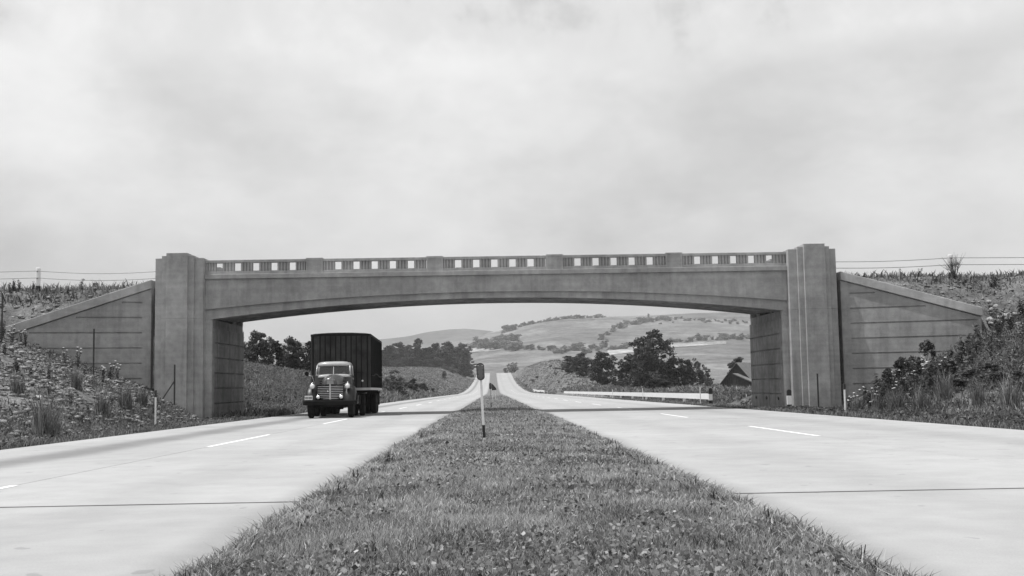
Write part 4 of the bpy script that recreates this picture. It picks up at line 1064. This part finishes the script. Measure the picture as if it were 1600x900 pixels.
tree_px('broad2', 1178, 195, 566, 34, 'dark tree behind the barn roof, hidden by the abutment', G4)
tree_px('far1', 803, 770, 555, 26, 'rounded tree standing by the crest of the road', None)
tree_px('far2', 790, 800, 572, 10, 'small bush left of the rounded tree by the road crest', None, name='bush', cat_='bush')
G5 = 'bushes along the top of the right cutting'
for i, (px, Y, wp) in enumerate(((822, 470, 9), (832, 450, 12), (840, 440, 8), (861, 400, 8), (868, 330, 9), (880, 335, 10))):
    x, _ = at(px, 590, Y); tree('far2', x, Y, wp * .75 * Y / F, wp * Y / F, nth(i + 1) + ' small bush from the left on the cutting right of the climbing road', name='bush', cat_='bush', group=G5)
def hillhit(px, py):
    d = ray(px, py); best = None
    for Y in np.arange(870, 2000, 6.):
        x, z = d.x * Y / d.y, CAMZ + d.z * Y / d.y
        if hillz(x, Y) >= z: return x, float(Y), float(hillz(x, Y))
    Y = 1925.; x = d.x * Y / d.y; return x, Y, float(hillz(x, Y))
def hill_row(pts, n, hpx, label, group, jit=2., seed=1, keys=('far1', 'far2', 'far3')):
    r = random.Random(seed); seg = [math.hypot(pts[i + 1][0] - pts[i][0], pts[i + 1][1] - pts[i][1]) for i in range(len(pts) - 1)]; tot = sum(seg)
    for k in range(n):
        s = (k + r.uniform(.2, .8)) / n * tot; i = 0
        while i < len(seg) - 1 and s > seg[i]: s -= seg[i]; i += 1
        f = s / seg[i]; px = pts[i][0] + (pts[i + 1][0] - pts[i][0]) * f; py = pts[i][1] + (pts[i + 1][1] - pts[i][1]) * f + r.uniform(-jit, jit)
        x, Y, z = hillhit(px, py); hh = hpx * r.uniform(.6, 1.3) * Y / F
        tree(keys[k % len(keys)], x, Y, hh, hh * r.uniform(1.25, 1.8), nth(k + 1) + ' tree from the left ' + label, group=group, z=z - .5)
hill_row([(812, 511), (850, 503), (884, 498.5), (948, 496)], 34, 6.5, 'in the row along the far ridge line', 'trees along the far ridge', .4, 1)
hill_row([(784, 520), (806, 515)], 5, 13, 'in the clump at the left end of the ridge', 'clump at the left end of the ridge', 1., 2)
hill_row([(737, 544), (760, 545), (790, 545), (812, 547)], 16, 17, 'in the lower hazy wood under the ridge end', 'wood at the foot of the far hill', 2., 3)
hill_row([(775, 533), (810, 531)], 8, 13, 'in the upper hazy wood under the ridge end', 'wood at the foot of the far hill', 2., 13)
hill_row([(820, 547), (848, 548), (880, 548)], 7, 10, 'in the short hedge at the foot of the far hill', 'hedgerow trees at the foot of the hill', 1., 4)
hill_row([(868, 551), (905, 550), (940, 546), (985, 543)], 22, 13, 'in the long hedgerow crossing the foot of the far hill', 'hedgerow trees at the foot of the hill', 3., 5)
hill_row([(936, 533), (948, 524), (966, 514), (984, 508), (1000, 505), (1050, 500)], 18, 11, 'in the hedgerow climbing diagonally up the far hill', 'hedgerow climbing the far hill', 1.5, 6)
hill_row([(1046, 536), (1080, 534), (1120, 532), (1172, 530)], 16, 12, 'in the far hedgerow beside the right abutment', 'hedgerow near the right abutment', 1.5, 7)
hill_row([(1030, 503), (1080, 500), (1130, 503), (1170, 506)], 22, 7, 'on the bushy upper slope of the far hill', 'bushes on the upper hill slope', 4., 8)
x, Y, z = hillhit(1010, 492.6); tree('far3', x, 1900., 7.5, 6.5, 'lone small tree standing on the skyline of the far hill', z=float(hillz(x, 1900.)) - .3)
# pale stubble fields and darker crops draped on the hillside
def field(c, mat, label, n=14, lift=.5):
    P = np.zeros((n + 1, n + 1, 3))
    for i in range(n + 1):
        for j in range(n + 1):
            u, v = i / n, j / n
            px = (c[0][0] * (1 - u) + c[1][0] * u) * (1 - v) + (c[3][0] * (1 - u) + c[2][0] * u) * v
            py = (c[0][1] * (1 - u) + c[1][1] * u) * (1 - v) + (c[3][1] * (1 - u) + c[2][1] * u) * v
            P[j, i] = hillhit(px, py)
    X, Y = P[..., 0], P[..., 1]
    o = link('field', grid_mesh('field', X, Y, hillz(X, Y) + lift), mat); tag(o, label, kind='structure')
field([(732, 551.5), (772, 549), (790, 545.5), (732, 545)], M_FIELD, 'pale stubble field behind the wood')
field([(948, 556), (1000, 550), (1004, 543), (950, 546)], M_FIELD, 'pale stubble field left of the tallest tree')
field([(1040, 544), (1135, 538.5), (1135, 534), (1040, 537.5)], M_FIELD, 'pale stubble strip right of the tallest tree')
field([(835, 503), (945, 499), (1160, 497), (1140, 492)], M_FIELD2, 'grass field on the upper slope')

# ------------------------------------------------------------------ grass
r = np.random.RandomState(5)
def med_pts(y0, y1, dens, edge=.03):
    n = int((MR - ML) * (y1 - y0) * dens); X = ML - edge + r.rand(n) * (MR - ML + 2 * edge); Y = y0 + r.rand(n) * (y1 - y0)
    # thin and thick patches
    keep = (fbm(X * 1.1 + 3, Y * 1.1) + .5 * fbm(X * 4, Y * 4) + r.rand(n) * .9) > -.05
    X, Y = X[keep], Y[keep]; return np.stack([X, Y, medz(X, Y) - .005], -1)
def hvar(P): return .75 + .7 * np.clip(fbm(P[:, 0] * .9 + 11, P[:, 1] * .9) + .3, 0, 1)
parts = []
for y0, y1, dn, H, w, sg, sd in ((4.9, 9, 4200, .062, .0050, 3, 1), (9, 14, 2600, .065, .0065, 3, 2), (14, 25, 1100, .07, .011, 3, 3), (25, 45, 420, .075, .02, 1, 4), (45, 75, 170, .08, .036, 1, 5), (75, 190, 40, .09, .08, 1, 6)):
    P = med_pts(y0, y1, dn); parts.append(blades(P, H * hvar(P), w, .85, sd, sg))
# ragged longer fringe along both edges
for x0, s, sd in ((ML, -1, 20), (MR, 1, 21)):
    n = 26000; Y = 4.9 + (r.rand(n) ** 1.6) * 50; X = x0 + s * (r.rand(n) - .62) * .30 * (.35 + 1.5 * np.clip(fbm(Y * 1.2 + sd, Y * .2) + .45, 0, 1)); P = np.stack([X, Y, roadz(Y) - .003 + np.where(s * (X - x0) < 0, .02, 0)], -1)
    parts.append(blades(P, .075 * (1 + .5 * r.rand(n)), .006 + .0004 * Y, 1.1, sd, 3))
for y0, y1, dn, S, sd in ((4.9, 10, 800, .030, 51), (10, 20, 300, .042, 52), (20, 45, 60, .06, 53)):
    P = med_pts(y0, y1, dn); q = np.random.RandomState(sd); k = fbm(P[:, 0] * 1.6 + 2, P[:, 1] * 1.6) > .02; P = P[k]; P[:, 2] += .02 + .045 * q.rand(len(P))
    parts.append(leaves(P, np.full(len(P), S), sd, .5, .8, np.clip(.30 + .2 * q.randn(len(P)), 0, .9)))
V, T, v = cat(parts)
tag(link('median_grass', npmesh('median_grass', V, T, v), M_GRASS), 'short mown grass covering the median strip', 'grass', kind='stuff')
# bank and verge grass, thinning where the stones lie
def bank_pts(x0, x1, y0, y1, dens, seed, gap=0.):
    q = np.random.RandomState(seed); n = int((x1 - x0) * (y1 - y0) * dens); X = x0 + q.rand(n) * (x1 - x0); Y = y0 + q.rand(n) * (y1 - y0)
    e = np.where(X < 0, EL - X, X - ER)
    keep = (e > .12) & ((fbm(X * .6 + 9, Y * .6) + q.rand(n) * .8 - .25) > gap)
    wy = np.where(np.abs(X) < 15.5, D0 - .7, D0 - .1 - (np.abs(X) - 15.5) * FL)
    behind = np.where(np.abs(X) < 15.5, D1 + .7, D1 + .1 + (np.abs(X) - 15.5) * FL)
    inside = (Y > wy) & (Y < wy + .75) & (np.abs(X) > 12.9) & (np.abs(X) < 22.3)
    deck = (Y > D0 - .75) & (Y < D1 + .75) & (np.abs(X) > 12.9) & (np.abs(X) < 15.8)
    keep &= ~inside & ~deck
    X, Y = X[keep], Y[keep]; return np.stack([X, Y, ground(X, Y) - .01], -1)
parts = []
for x0, x1, y0, y1, dn, H, w, sg, gap, sd in (
        (-14.5, EL, 17, 52, 260, .13, .022, 3, -.25, 31), (-26, -13.5, 24, 50.4, 50, .20, .03, 3, .1, 32), (-26, -13.5, 59, 62, 75, .24, .035, 3, .05, 46),
        (ER, 16.5, 17, 52, 280, .15, .022, 3, -.3, 33), (15, 22.3, 24, 50.4, 110, .27, .032, 3, -.4, 34), (22.3, 28, 24, 50.4, 45, .2, .03, 3, .05, 49), (15, 27, 59, 62, 85, .26, .035, 3, -.05, 48),
        (-24, EL, 52, 120, 70, .34, .06, 3, -.3, 35), (-40, -12, 120, 260, 9, .55, .2, 3, -.2, 36),
        (ER, 15.4, 52, 130, 80, .10, .05, 3, -.3, 37), (15.4, 26, 52, 130, 60, .26, .06, 3, -.3, 47), (15.4, 40, 130, 260, 9, .45, .2, 3, -.2, 38),
        (-34, EL, 260, 420, 1.2, .3, .4, 1, .1, 39),
        (-30, -15.8, D0 - 1.5, D1, 70, .11, .03, 3, -.1, 41), (16.3, 30, D0 - 1.5, D1, 70, .11, .03, 3, -.1, 42)):
    P = bank_pts(x0, x1, y0, y1, dn, sd, gap); parts.append(blades(P, H * (.7 + .8 * np.random.RandomState(sd).rand(len(P))), w, .7, sd, sg))
V, T, v = cat(parts)
tag(link('bank_grass', npmesh('bank_grass', V, T, v), M_DRY), 'rough grass growing on the verges and banks', 'grass', kind='stuff')
# low leafy ground cover
parts = []
for x0, x1, y0, y1, dn, S, sd in ((-25, EL - .6, 24, 50.5, 16, .09, 61), (ER + .6, 26, 24, 50.5, 60, .10, 62), (16, 27, 30, 44, 30, .09, 67), (-24, EL - .5, 59, 120, 10, .18, 63), (15.2, 26, 59, 130, 9, .16, 64)):
    P = bank_pts(x0, x1, y0, y1, dn, sd, .0)
    q = np.random.RandomState(sd); rep = 3; P = np.repeat(P, rep, 0) + np.concatenate([q.randn(len(P) * rep, 2) * S * .8, q.rand(len(P) * rep, 1) * S * 2.2], 1)
    parts.append(leaves(P, np.full(len(P), S), sd, .4, .6))
V, T, v = cat(parts)
tag(link('ground_cover', npmesh('ground_cover', V, T, v), M_WEED), 'low leafy ground cover on the banks', 'ground cover', kind='stuff')
parts = []
for x0, x1, y0, y1, dn, S, sd, gp in ((-40, -14, 120, 250, 5, .3, 65, .1), (16, 44, 130, 260, 4, .3, 66, .1), (ER + .5, 34, 258, 640, 1.4, .4, 68, .15), (-34, EL - .5, 250, 620, 1.4, .4, 69, .15), (-80, -34, 250, 640, .8, .6, 70, .1)):
    P = bank_pts(x0, x1, y0, y1, dn, sd, gp); q = np.random.RandomState(sd); P = np.repeat(P, 3, 0) + np.concatenate([q.randn(len(P) * 3, 2) * S * 1.2, q.rand(len(P) * 3, 1) * S], 1)
    parts.append(leaves(P, np.full(len(P), S), sd, .6, .7))
V, T, v = cat(parts)
tag(link('meadow_growth', npmesh('meadow_growth', V, T, v), M_FARW), 'low growth on the slopes far beyond the bridge', 'ground cover', kind='stuff')
# goldenrod-like tall stand on the left bank behind the bridge
P = bank_pts(-22, EL - 1.2, 62, 100, 34, 71, .0); q = np.random.RandomState(71); hv = np.clip(.55 + .9 * fbm(P[:, 0] * .35, P[:, 1] * .35), .15, 1.3)
parts = [blades(P, 1.1 * hv * (.6 + .6 * q.rand(len(P))), .035, .45, 71, 3)]
P2 = np.repeat(P, 7, 0) + np.concatenate([q.randn(len(P) * 7, 2) * .14, (q.rand(len(P) * 7) * np.repeat(hv, 7) * .95 + .03)[:, None]], 1); parts.append(leaves(P2, np.full(len(P2), .10), 72, .2, .35, np.clip(.3 + .25 * q.randn(len(P2)) + .6 * fbm(P2[:, 0] * .5, P2[:, 1] * .5), 0, 1)))
V, T, v = cat(parts)
tag(link('tall_weeds', npmesh('tall_weeds', V, T, v), M_TUFT), 'dense stand of tall weeds on the left bank behind the bridge', 'weeds', kind='stuff')

# ------------------------------------------------------------------ stones
def rock_mesh(seed, sub=2):
    import bmesh
    q = random.Random(seed); bm = bmesh.new(); bmesh.ops.create_icosphere(bm, subdivisions=sub, radius=.5)
    sx, sy, sz = q.uniform(.8, 1.3), q.uniform(.6, 1.), q.uniform(.4, .75)
    for _ in range(7):
        n = Vector((q.gauss(0, 1), q.gauss(0, 1), q.gauss(0, 1))).normalized(); d = q.uniform(.25, .42)
        for v_ in bm.verts:
            k = v_.co.dot(n) - d
            if k > 0: v_.co -= n * k * .92
    for v_ in bm.verts: v_.co = Vector((v_.co.x * sx, v_.co.y * sy, v_.co.z * sz)) * (1 + .04 * q.uniform(-1, 1))
    me = bpy.data.meshes.new('rock'); bm.to_mesh(me); bm.free(); me.materials.append(M_STONE)
    a = me.attributes.new('v', 'FLOAT', 'POINT'); a.data.foreach_set('value', [.5] * len(me.vertices))
    return me
ROCKS = [rock_mesh(100 + k) for k in range(8)]
def rock(x, y, s, label, group, dz=.0):
    o = link('rock', ROCKS[int(abs(x * 97 + y * 31)) % 8], None, None, (x, y, gz(x, y) + s * .12 + dz)); o.scale = (s, s, s)
    o.rotation_euler = ((x * 3.7) % .6 - .3, (y * 2.9) % .6 - .3, (x * y) % 6.28); tag(o, label, 'rock', group)
q = random.Random(8)
for k in range(16):                       # heap at the outer end of the right wing wall
    x = 22.5 + q.uniform(0, 1.6); y = 49.9 + q.uniform(-1.0, 1.2)
    rock(x, y, q.uniform(.28, .62), 'pale broken stone in the heap at the end of the right wing wall', 'stone heap at the right wing wall', q.uniform(0, .35))
for k in range(60):
    x = q.uniform(22.5, 27.5); y = q.uniform(42, 51); rock(x, y, q.uniform(.12, .34), 'loose stone on the rubble slope above the right thicket', 'stones on the right slope')
for k in range(110):
    x = -q.uniform(12.6, 23); y = q.uniform(30, 49)
    if ground(x, y) < .1: continue
    rock(x, y, q.uniform(.12, .36), 'loose pale stone scattered on the left bank below the wing wall', 'stones on the left bank')
for k, (px, Y, s) in enumerate(((348, 51, .28), (362, 53.5, .2), (372, 55, .22))):
    x = AL + .75 + .18 * k; rock(x, Y, s, 'pale stone lying at the foot of the left abutment', 'stones at the left abutment')
ico = rock_mesh(3, 1); iv = np.array([v_.co[:] for v_ in ico.vertices]); it = np.array([p.vertices[:] for p in ico.polygons])
bpy.data.meshes.remove(ico)
def rubble(regions, name, label):
    Vs = []; Ts = []; vs = []; o = 0
    for x0, x1, y0, y1, n, s0, s1, gap, sd in regions:
        qq = np.random.RandomState(sd); P = bank_pts(x0, x1, y0, y1, n / ((x1 - x0) * (y1 - y0)), sd, gap)
        for p in P:
            s = s0 + (s1 - s0) * qq.rand() ** 2.2; a = qq.rand() * 6.28; c, s_ = math.cos(a), math.sin(a)
            w_ = iv * [s * qq.uniform(.7, 1.4), s * qq.uniform(.6, 1.1), s * qq.uniform(.5, 1.)]
            w_ = w_ @ np.array([[c, s_, 0], [-s_, c, 0], [0, 0, 1]]) + p + [0, 0, s * .12]
            Vs.append(w_); Ts.append(it + o); o += len(iv); vs.append(np.full(len(iv), qq.rand()))
    tag(link(name, npmesh(name, np.concatenate(Vs), np.concatenate(Ts), np.concatenate(vs)), M_STONE), label, 'stones', kind='stuff')
rubble([(-26, -12.4, 26, 53, 8000, .08, .42, -.25, 81), (-12.4, EL - .15, 18, 52, 900, .02, .07, -.2, 82), (19, 29, 36, 54, 6500, .06, .28, -.25, 83), (ER + .15, 13.2, 18, 52, 700, .02, .07, -.2, 84), (-14, EL - .2, 59, 90, 500, .04, .16, -.1, 85)], 'rubble', 'small broken stones strewn over the banks and verges')

# ------------------------------------------------------------------ single weeds and shrubs
def weed_mesh(seed, H, n_st, leaf, flower=False):
    q = random.Random(seed); rs = np.random.RandomState(seed); m = MB(); C = []; F_ = []
    for s in range(n_st):
        a = q.uniform(0, 6.28); l = q.uniform(.05, .22) * H; h = H * q.uniform(.65, 1.05); b = (q.uniform(-.06, .06), q.uniform(-.06, .06))
        pts = [(b[0] + l * math.cos(a) * t * t, b[1] + l * math.sin(a) * t * t, -.05 + (h + .05) * t) for t in (0, .35, .7, 1.)]
        m.tube(pts, [.009, .008, .006, .003], 4, False)
        for k in range(int(16 * H / .9)):
            t = .15 + .85 * k / (16 * H / .9); d = leaf * .5 * (1.2 - .6 * t); an = k * 2.4
            C.append((b[0] + l * math.cos(a) * t * t + d * math.cos(an), b[1] + l * math.sin(a) * t * t + d * math.sin(an), h * t + .01 * q.random()))
        if flower:
            F_.append(pts[-1])
    V, T, v = leaves(np.array(C), np.full(len(C), leaf), seed, .25, .38)
    lm = npmesh('leaves', V, T, v); lm.materials.append(M_WEED); sm = m.mesh('stems'); sm.materials.append(M_WEED)
    return lm, sm, F_, H
FLM = MB().lathe([(-.01, .01), (.012, .05), (.022, .048), (.03, .01)], 'Z', (0, 0, 0), 8).mesh('flower_head'); FLM.materials.append(M_PETAL)
WE = [weed_mesh(200 + k, .9, 4 + k % 3, .15) for k in range(4)]; WF = [weed_mesh(220 + k, .8, 4, .09, True) for k in range(3)]
BL = [weed_mesh(240 + k, .16, 6, .085) for k in range(3)]
def weed(kind, x, y, h, label, group, name='weed', cat_='weed', k=0, z=None):
    lm, sm, fm, H = kind[k % len(kind)]; t = thing(name, label, cat_, (x, y, (gz(x, y) if z is None else z) - .02), (x * 7 + y * 3) % 6.28, group); s = h / H; t.scale = (s, s, s)
    link('leaves', lm, None, t); link('stem', sm, None, t)
    for p in fm: link('flower_head', FLM, None, t, p)
q = random.Random(21)
GR, GL_ = 'weeds in the thicket below the right wing wall', 'weeds on the left bank'
for k in range(46):
    x = q.uniform(15.2, 23.5); y = q.uniform(44.5, 49.2)
    weed(WE, x, y, q.uniform(.6, 1.25), 'upright leafy weed in the thicket below the right wing wall', GR, k=k)
for k in range(16):
    x = q.uniform(15.0, 19.0); y = q.uniform(45, 49.2)
    weed(WF, x, y, q.uniform(.7, 1.15), 'white-flowered weed against the foot of the right wing wall', 'white-flowered weeds at the right wing wall', 'flowering_weed', k=k)
for px, Y, tp, wp, kk in ((1388, 46.5, 565, 42, 'thicket1'), (1425, 46.8, 525, 40, 'thicket2'), (1445, 47.2, 520, 40, 'thicket1'), (1412, 45, 545, 46, 'thicket1'), (1450, 44, 545, 50, 'thicket2'), (1480, 43, 550, 60, 'thicket1'), (1510, 42.5, 572, 54, 'thicket2'), (1540, 41, 592, 56, 'thicket1'), (1565, 39.5, 598, 54, 'thicket2'), (1592, 38, 604, 56, 'thicket1'), (1500, 41, 575, 50, 'thicket2'), (1465, 42.5, 580, 46, 'thicket1'), (1355, 46.5, 590, 34, 'thicket2'), (1490, 46, 560, 30, 'thicket2')):
    tree_px(kk, px, Y, tp, wp, nth(sorted([1388, 1425, 1445, 1412, 1450, 1480, 1510, 1540, 1565, 1592, 1500, 1465, 1355, 1490]).index(px) + 1) + ' shrub from the bridge in the dense thicket on the right bank', 'shrubs of the right thicket', name='shrub', cat_='shrub', crown='foliage', trunk='stem')
TUFT = []
for k in range(3):
    qq = np.random.RandomState(300 + k); n = 260; a_ = qq.rand(n) * 6.28; d_ = .22 * np.sqrt(qq.rand(n)); P = np.stack([d_ * np.cos(a_), d_ * np.sin(a_), np.zeros(n)], -1)
    V, T, v = blades(P, 1.0 * (.6 + .4 * qq.rand(n)), .016, .38, 310 + k, 3); tm_ = npmesh('grass_tuft', V, T, v); tm_.materials.append(M_TUFT); TUFT.append(tm_)
def tuft(px, py, Y, h, label, group, k=0):
    x, _ = at(px, py, Y); o = link('grass_tuft', TUFT[k % 3], None, None, (x, Y, gz(x, Y) - .02)); o.scale = (h, h, h); o.rotation_euler = (0, 0, px); tag(o, label, 'grass', group)
for k, (px, py, Y, h) in enumerate(((28, 600, 38, .9), (70, 640, 33, 1.5), (80, 640, 34, 1.2), (120, 590, 43, .9), (160, 610, 41, 1.0), (196, 600, 44, 1.1), (222, 610, 46.5, .9))):
    tuft(px, py, Y, h, (nth(k + 1) + ' tall feathery grass tuft from the frame edge on the left bank') if px != 70 else 'tallest feathery grass tuft at the foot of the left bank', 'feathery tufts on the left bank', k)
for k, (px, py, Y, h) in enumerate(((1340, 630, 46, .9), (1372, 625, 45, 1.1), (1400, 630, 43.5, 1.2), (1440, 640, 41.5, 1.1), (1476, 640, 41, 1.2), (1530, 640, 38, 1.0), (1578, 640, 36, 1.1))):
    tuft(px, py, Y, h, nth(k + 1) + ' feathery grass tuft from the bridge in front of the right thicket', 'feathery tufts on the right bank', k)
for k in range(46):
    x = -q.uniform(12.4, 23); y = q.uniform(34, 49.3)
    if gz(x, y) < .05: continue
    weed(WE, x, y, q.uniform(.35, .85), 'scattered leafy weed among the stones of the left bank', GL_, k=k)
for k in range(10):
    x = -q.uniform(16, 22.5); y = q.uniform(47.5, 49.6); weed(WF, x, y, q.uniform(.6, .9), 'white-flowered weed below the left wing wall', 'white-flowered weeds at the left wing wall', 'flowering_weed', k=k)
for k in range(26):
    s = 1 if k % 2 else -1; x = s * q.uniform(17, 30); y = q.uniform(D0 + .4, D0 + 1.3); weed(WE, x, y, q.uniform(.3, .7), ('weed on the crest of the right embankment' if s > 0 else 'weed on the crest of the left embankment'), 'weeds on the embankment crest', k=k)
# dry twiggy bush beside the right cable post
m = MB(); qq = random.Random(5)
for k in range(26):
    a = qq.uniform(0, 6.28); h = qq.uniform(.6, 1.3); l = qq.uniform(.2, .75); p1 = (l * .4 * math.cos(a), l * .4 * math.sin(a), h * .55); p2 = (l * math.cos(a), l * math.sin(a), h)
    m.tube([(0, 0, -.05), p1, p2], [.012, .008, .004], 4)
    for j in range(3): m.tube([p1, (p1[0] + qq.uniform(-.3, .3), p1[1] + qq.uniform(-.2, .2), p1[2] + qq.uniform(.15, .4))], [.006, .003], 4)
x, _ = at(1490, 412, YF - .4); o = m.build('twiggy_bush', M_BARK, None, loc=(x, YF - .5, gz(x, YF - .5) - .02)); tag(o, 'bare twiggy bush around the white cable post on the right embankment', 'bush')
for k in range(44):
    s = 1 if k % 2 else -1; y = 6.2 + 24 * q.random() ** 1.5; x = (MR + q.uniform(-.22, .02)) if s > 0 else (ML - q.uniform(-.22, .02))
    weed(BL, x, y, q.uniform(.07, .12) * (1.0 + .03 * y), ('small broad-leaved weed on the right edge of the median' if s > 0 else 'small broad-leaved weed on the left edge of the median'), 'weeds along the median edge', k=k, z=float(medz(np.clip(x, ML, MR), y)))
for k in range(16):
    y = q.uniform(6.3, 20); x = q.uniform(ML + .3, MR - .3); weed(BL, x, y, q.uniform(.07, .13), 'small broad-leaved weed growing inside the median grass', 'weeds in the median grass', k=k, z=float(medz(x, y)))

# ------------------------------------------------------------------ summer haze
hb = MB(); hb.box(-3400, 3400, -950, 4750, -12, 330); hz = hb.build('haze', None); tag(hz, kind='stuff')
hm = bpy.data.materials.new('haze_air'); hm.use_nodes = True; nt = hm.node_tree; nt.nodes.clear()
vo = nt.nodes.new('ShaderNodeVolumePrincipled'); vo.inputs['Color'].default_value = (.9, .9, .9, 1); vo.inputs['Density'].default_value = .00018; vo.inputs['Anisotropy'].default_value = .1
oo = nt.nodes.new('ShaderNodeOutputMaterial'); nt.links.new(vo.outputs[0], oo.inputs['Volume']); hz.data.materials.append(hm)
hz.visible_shadow = True
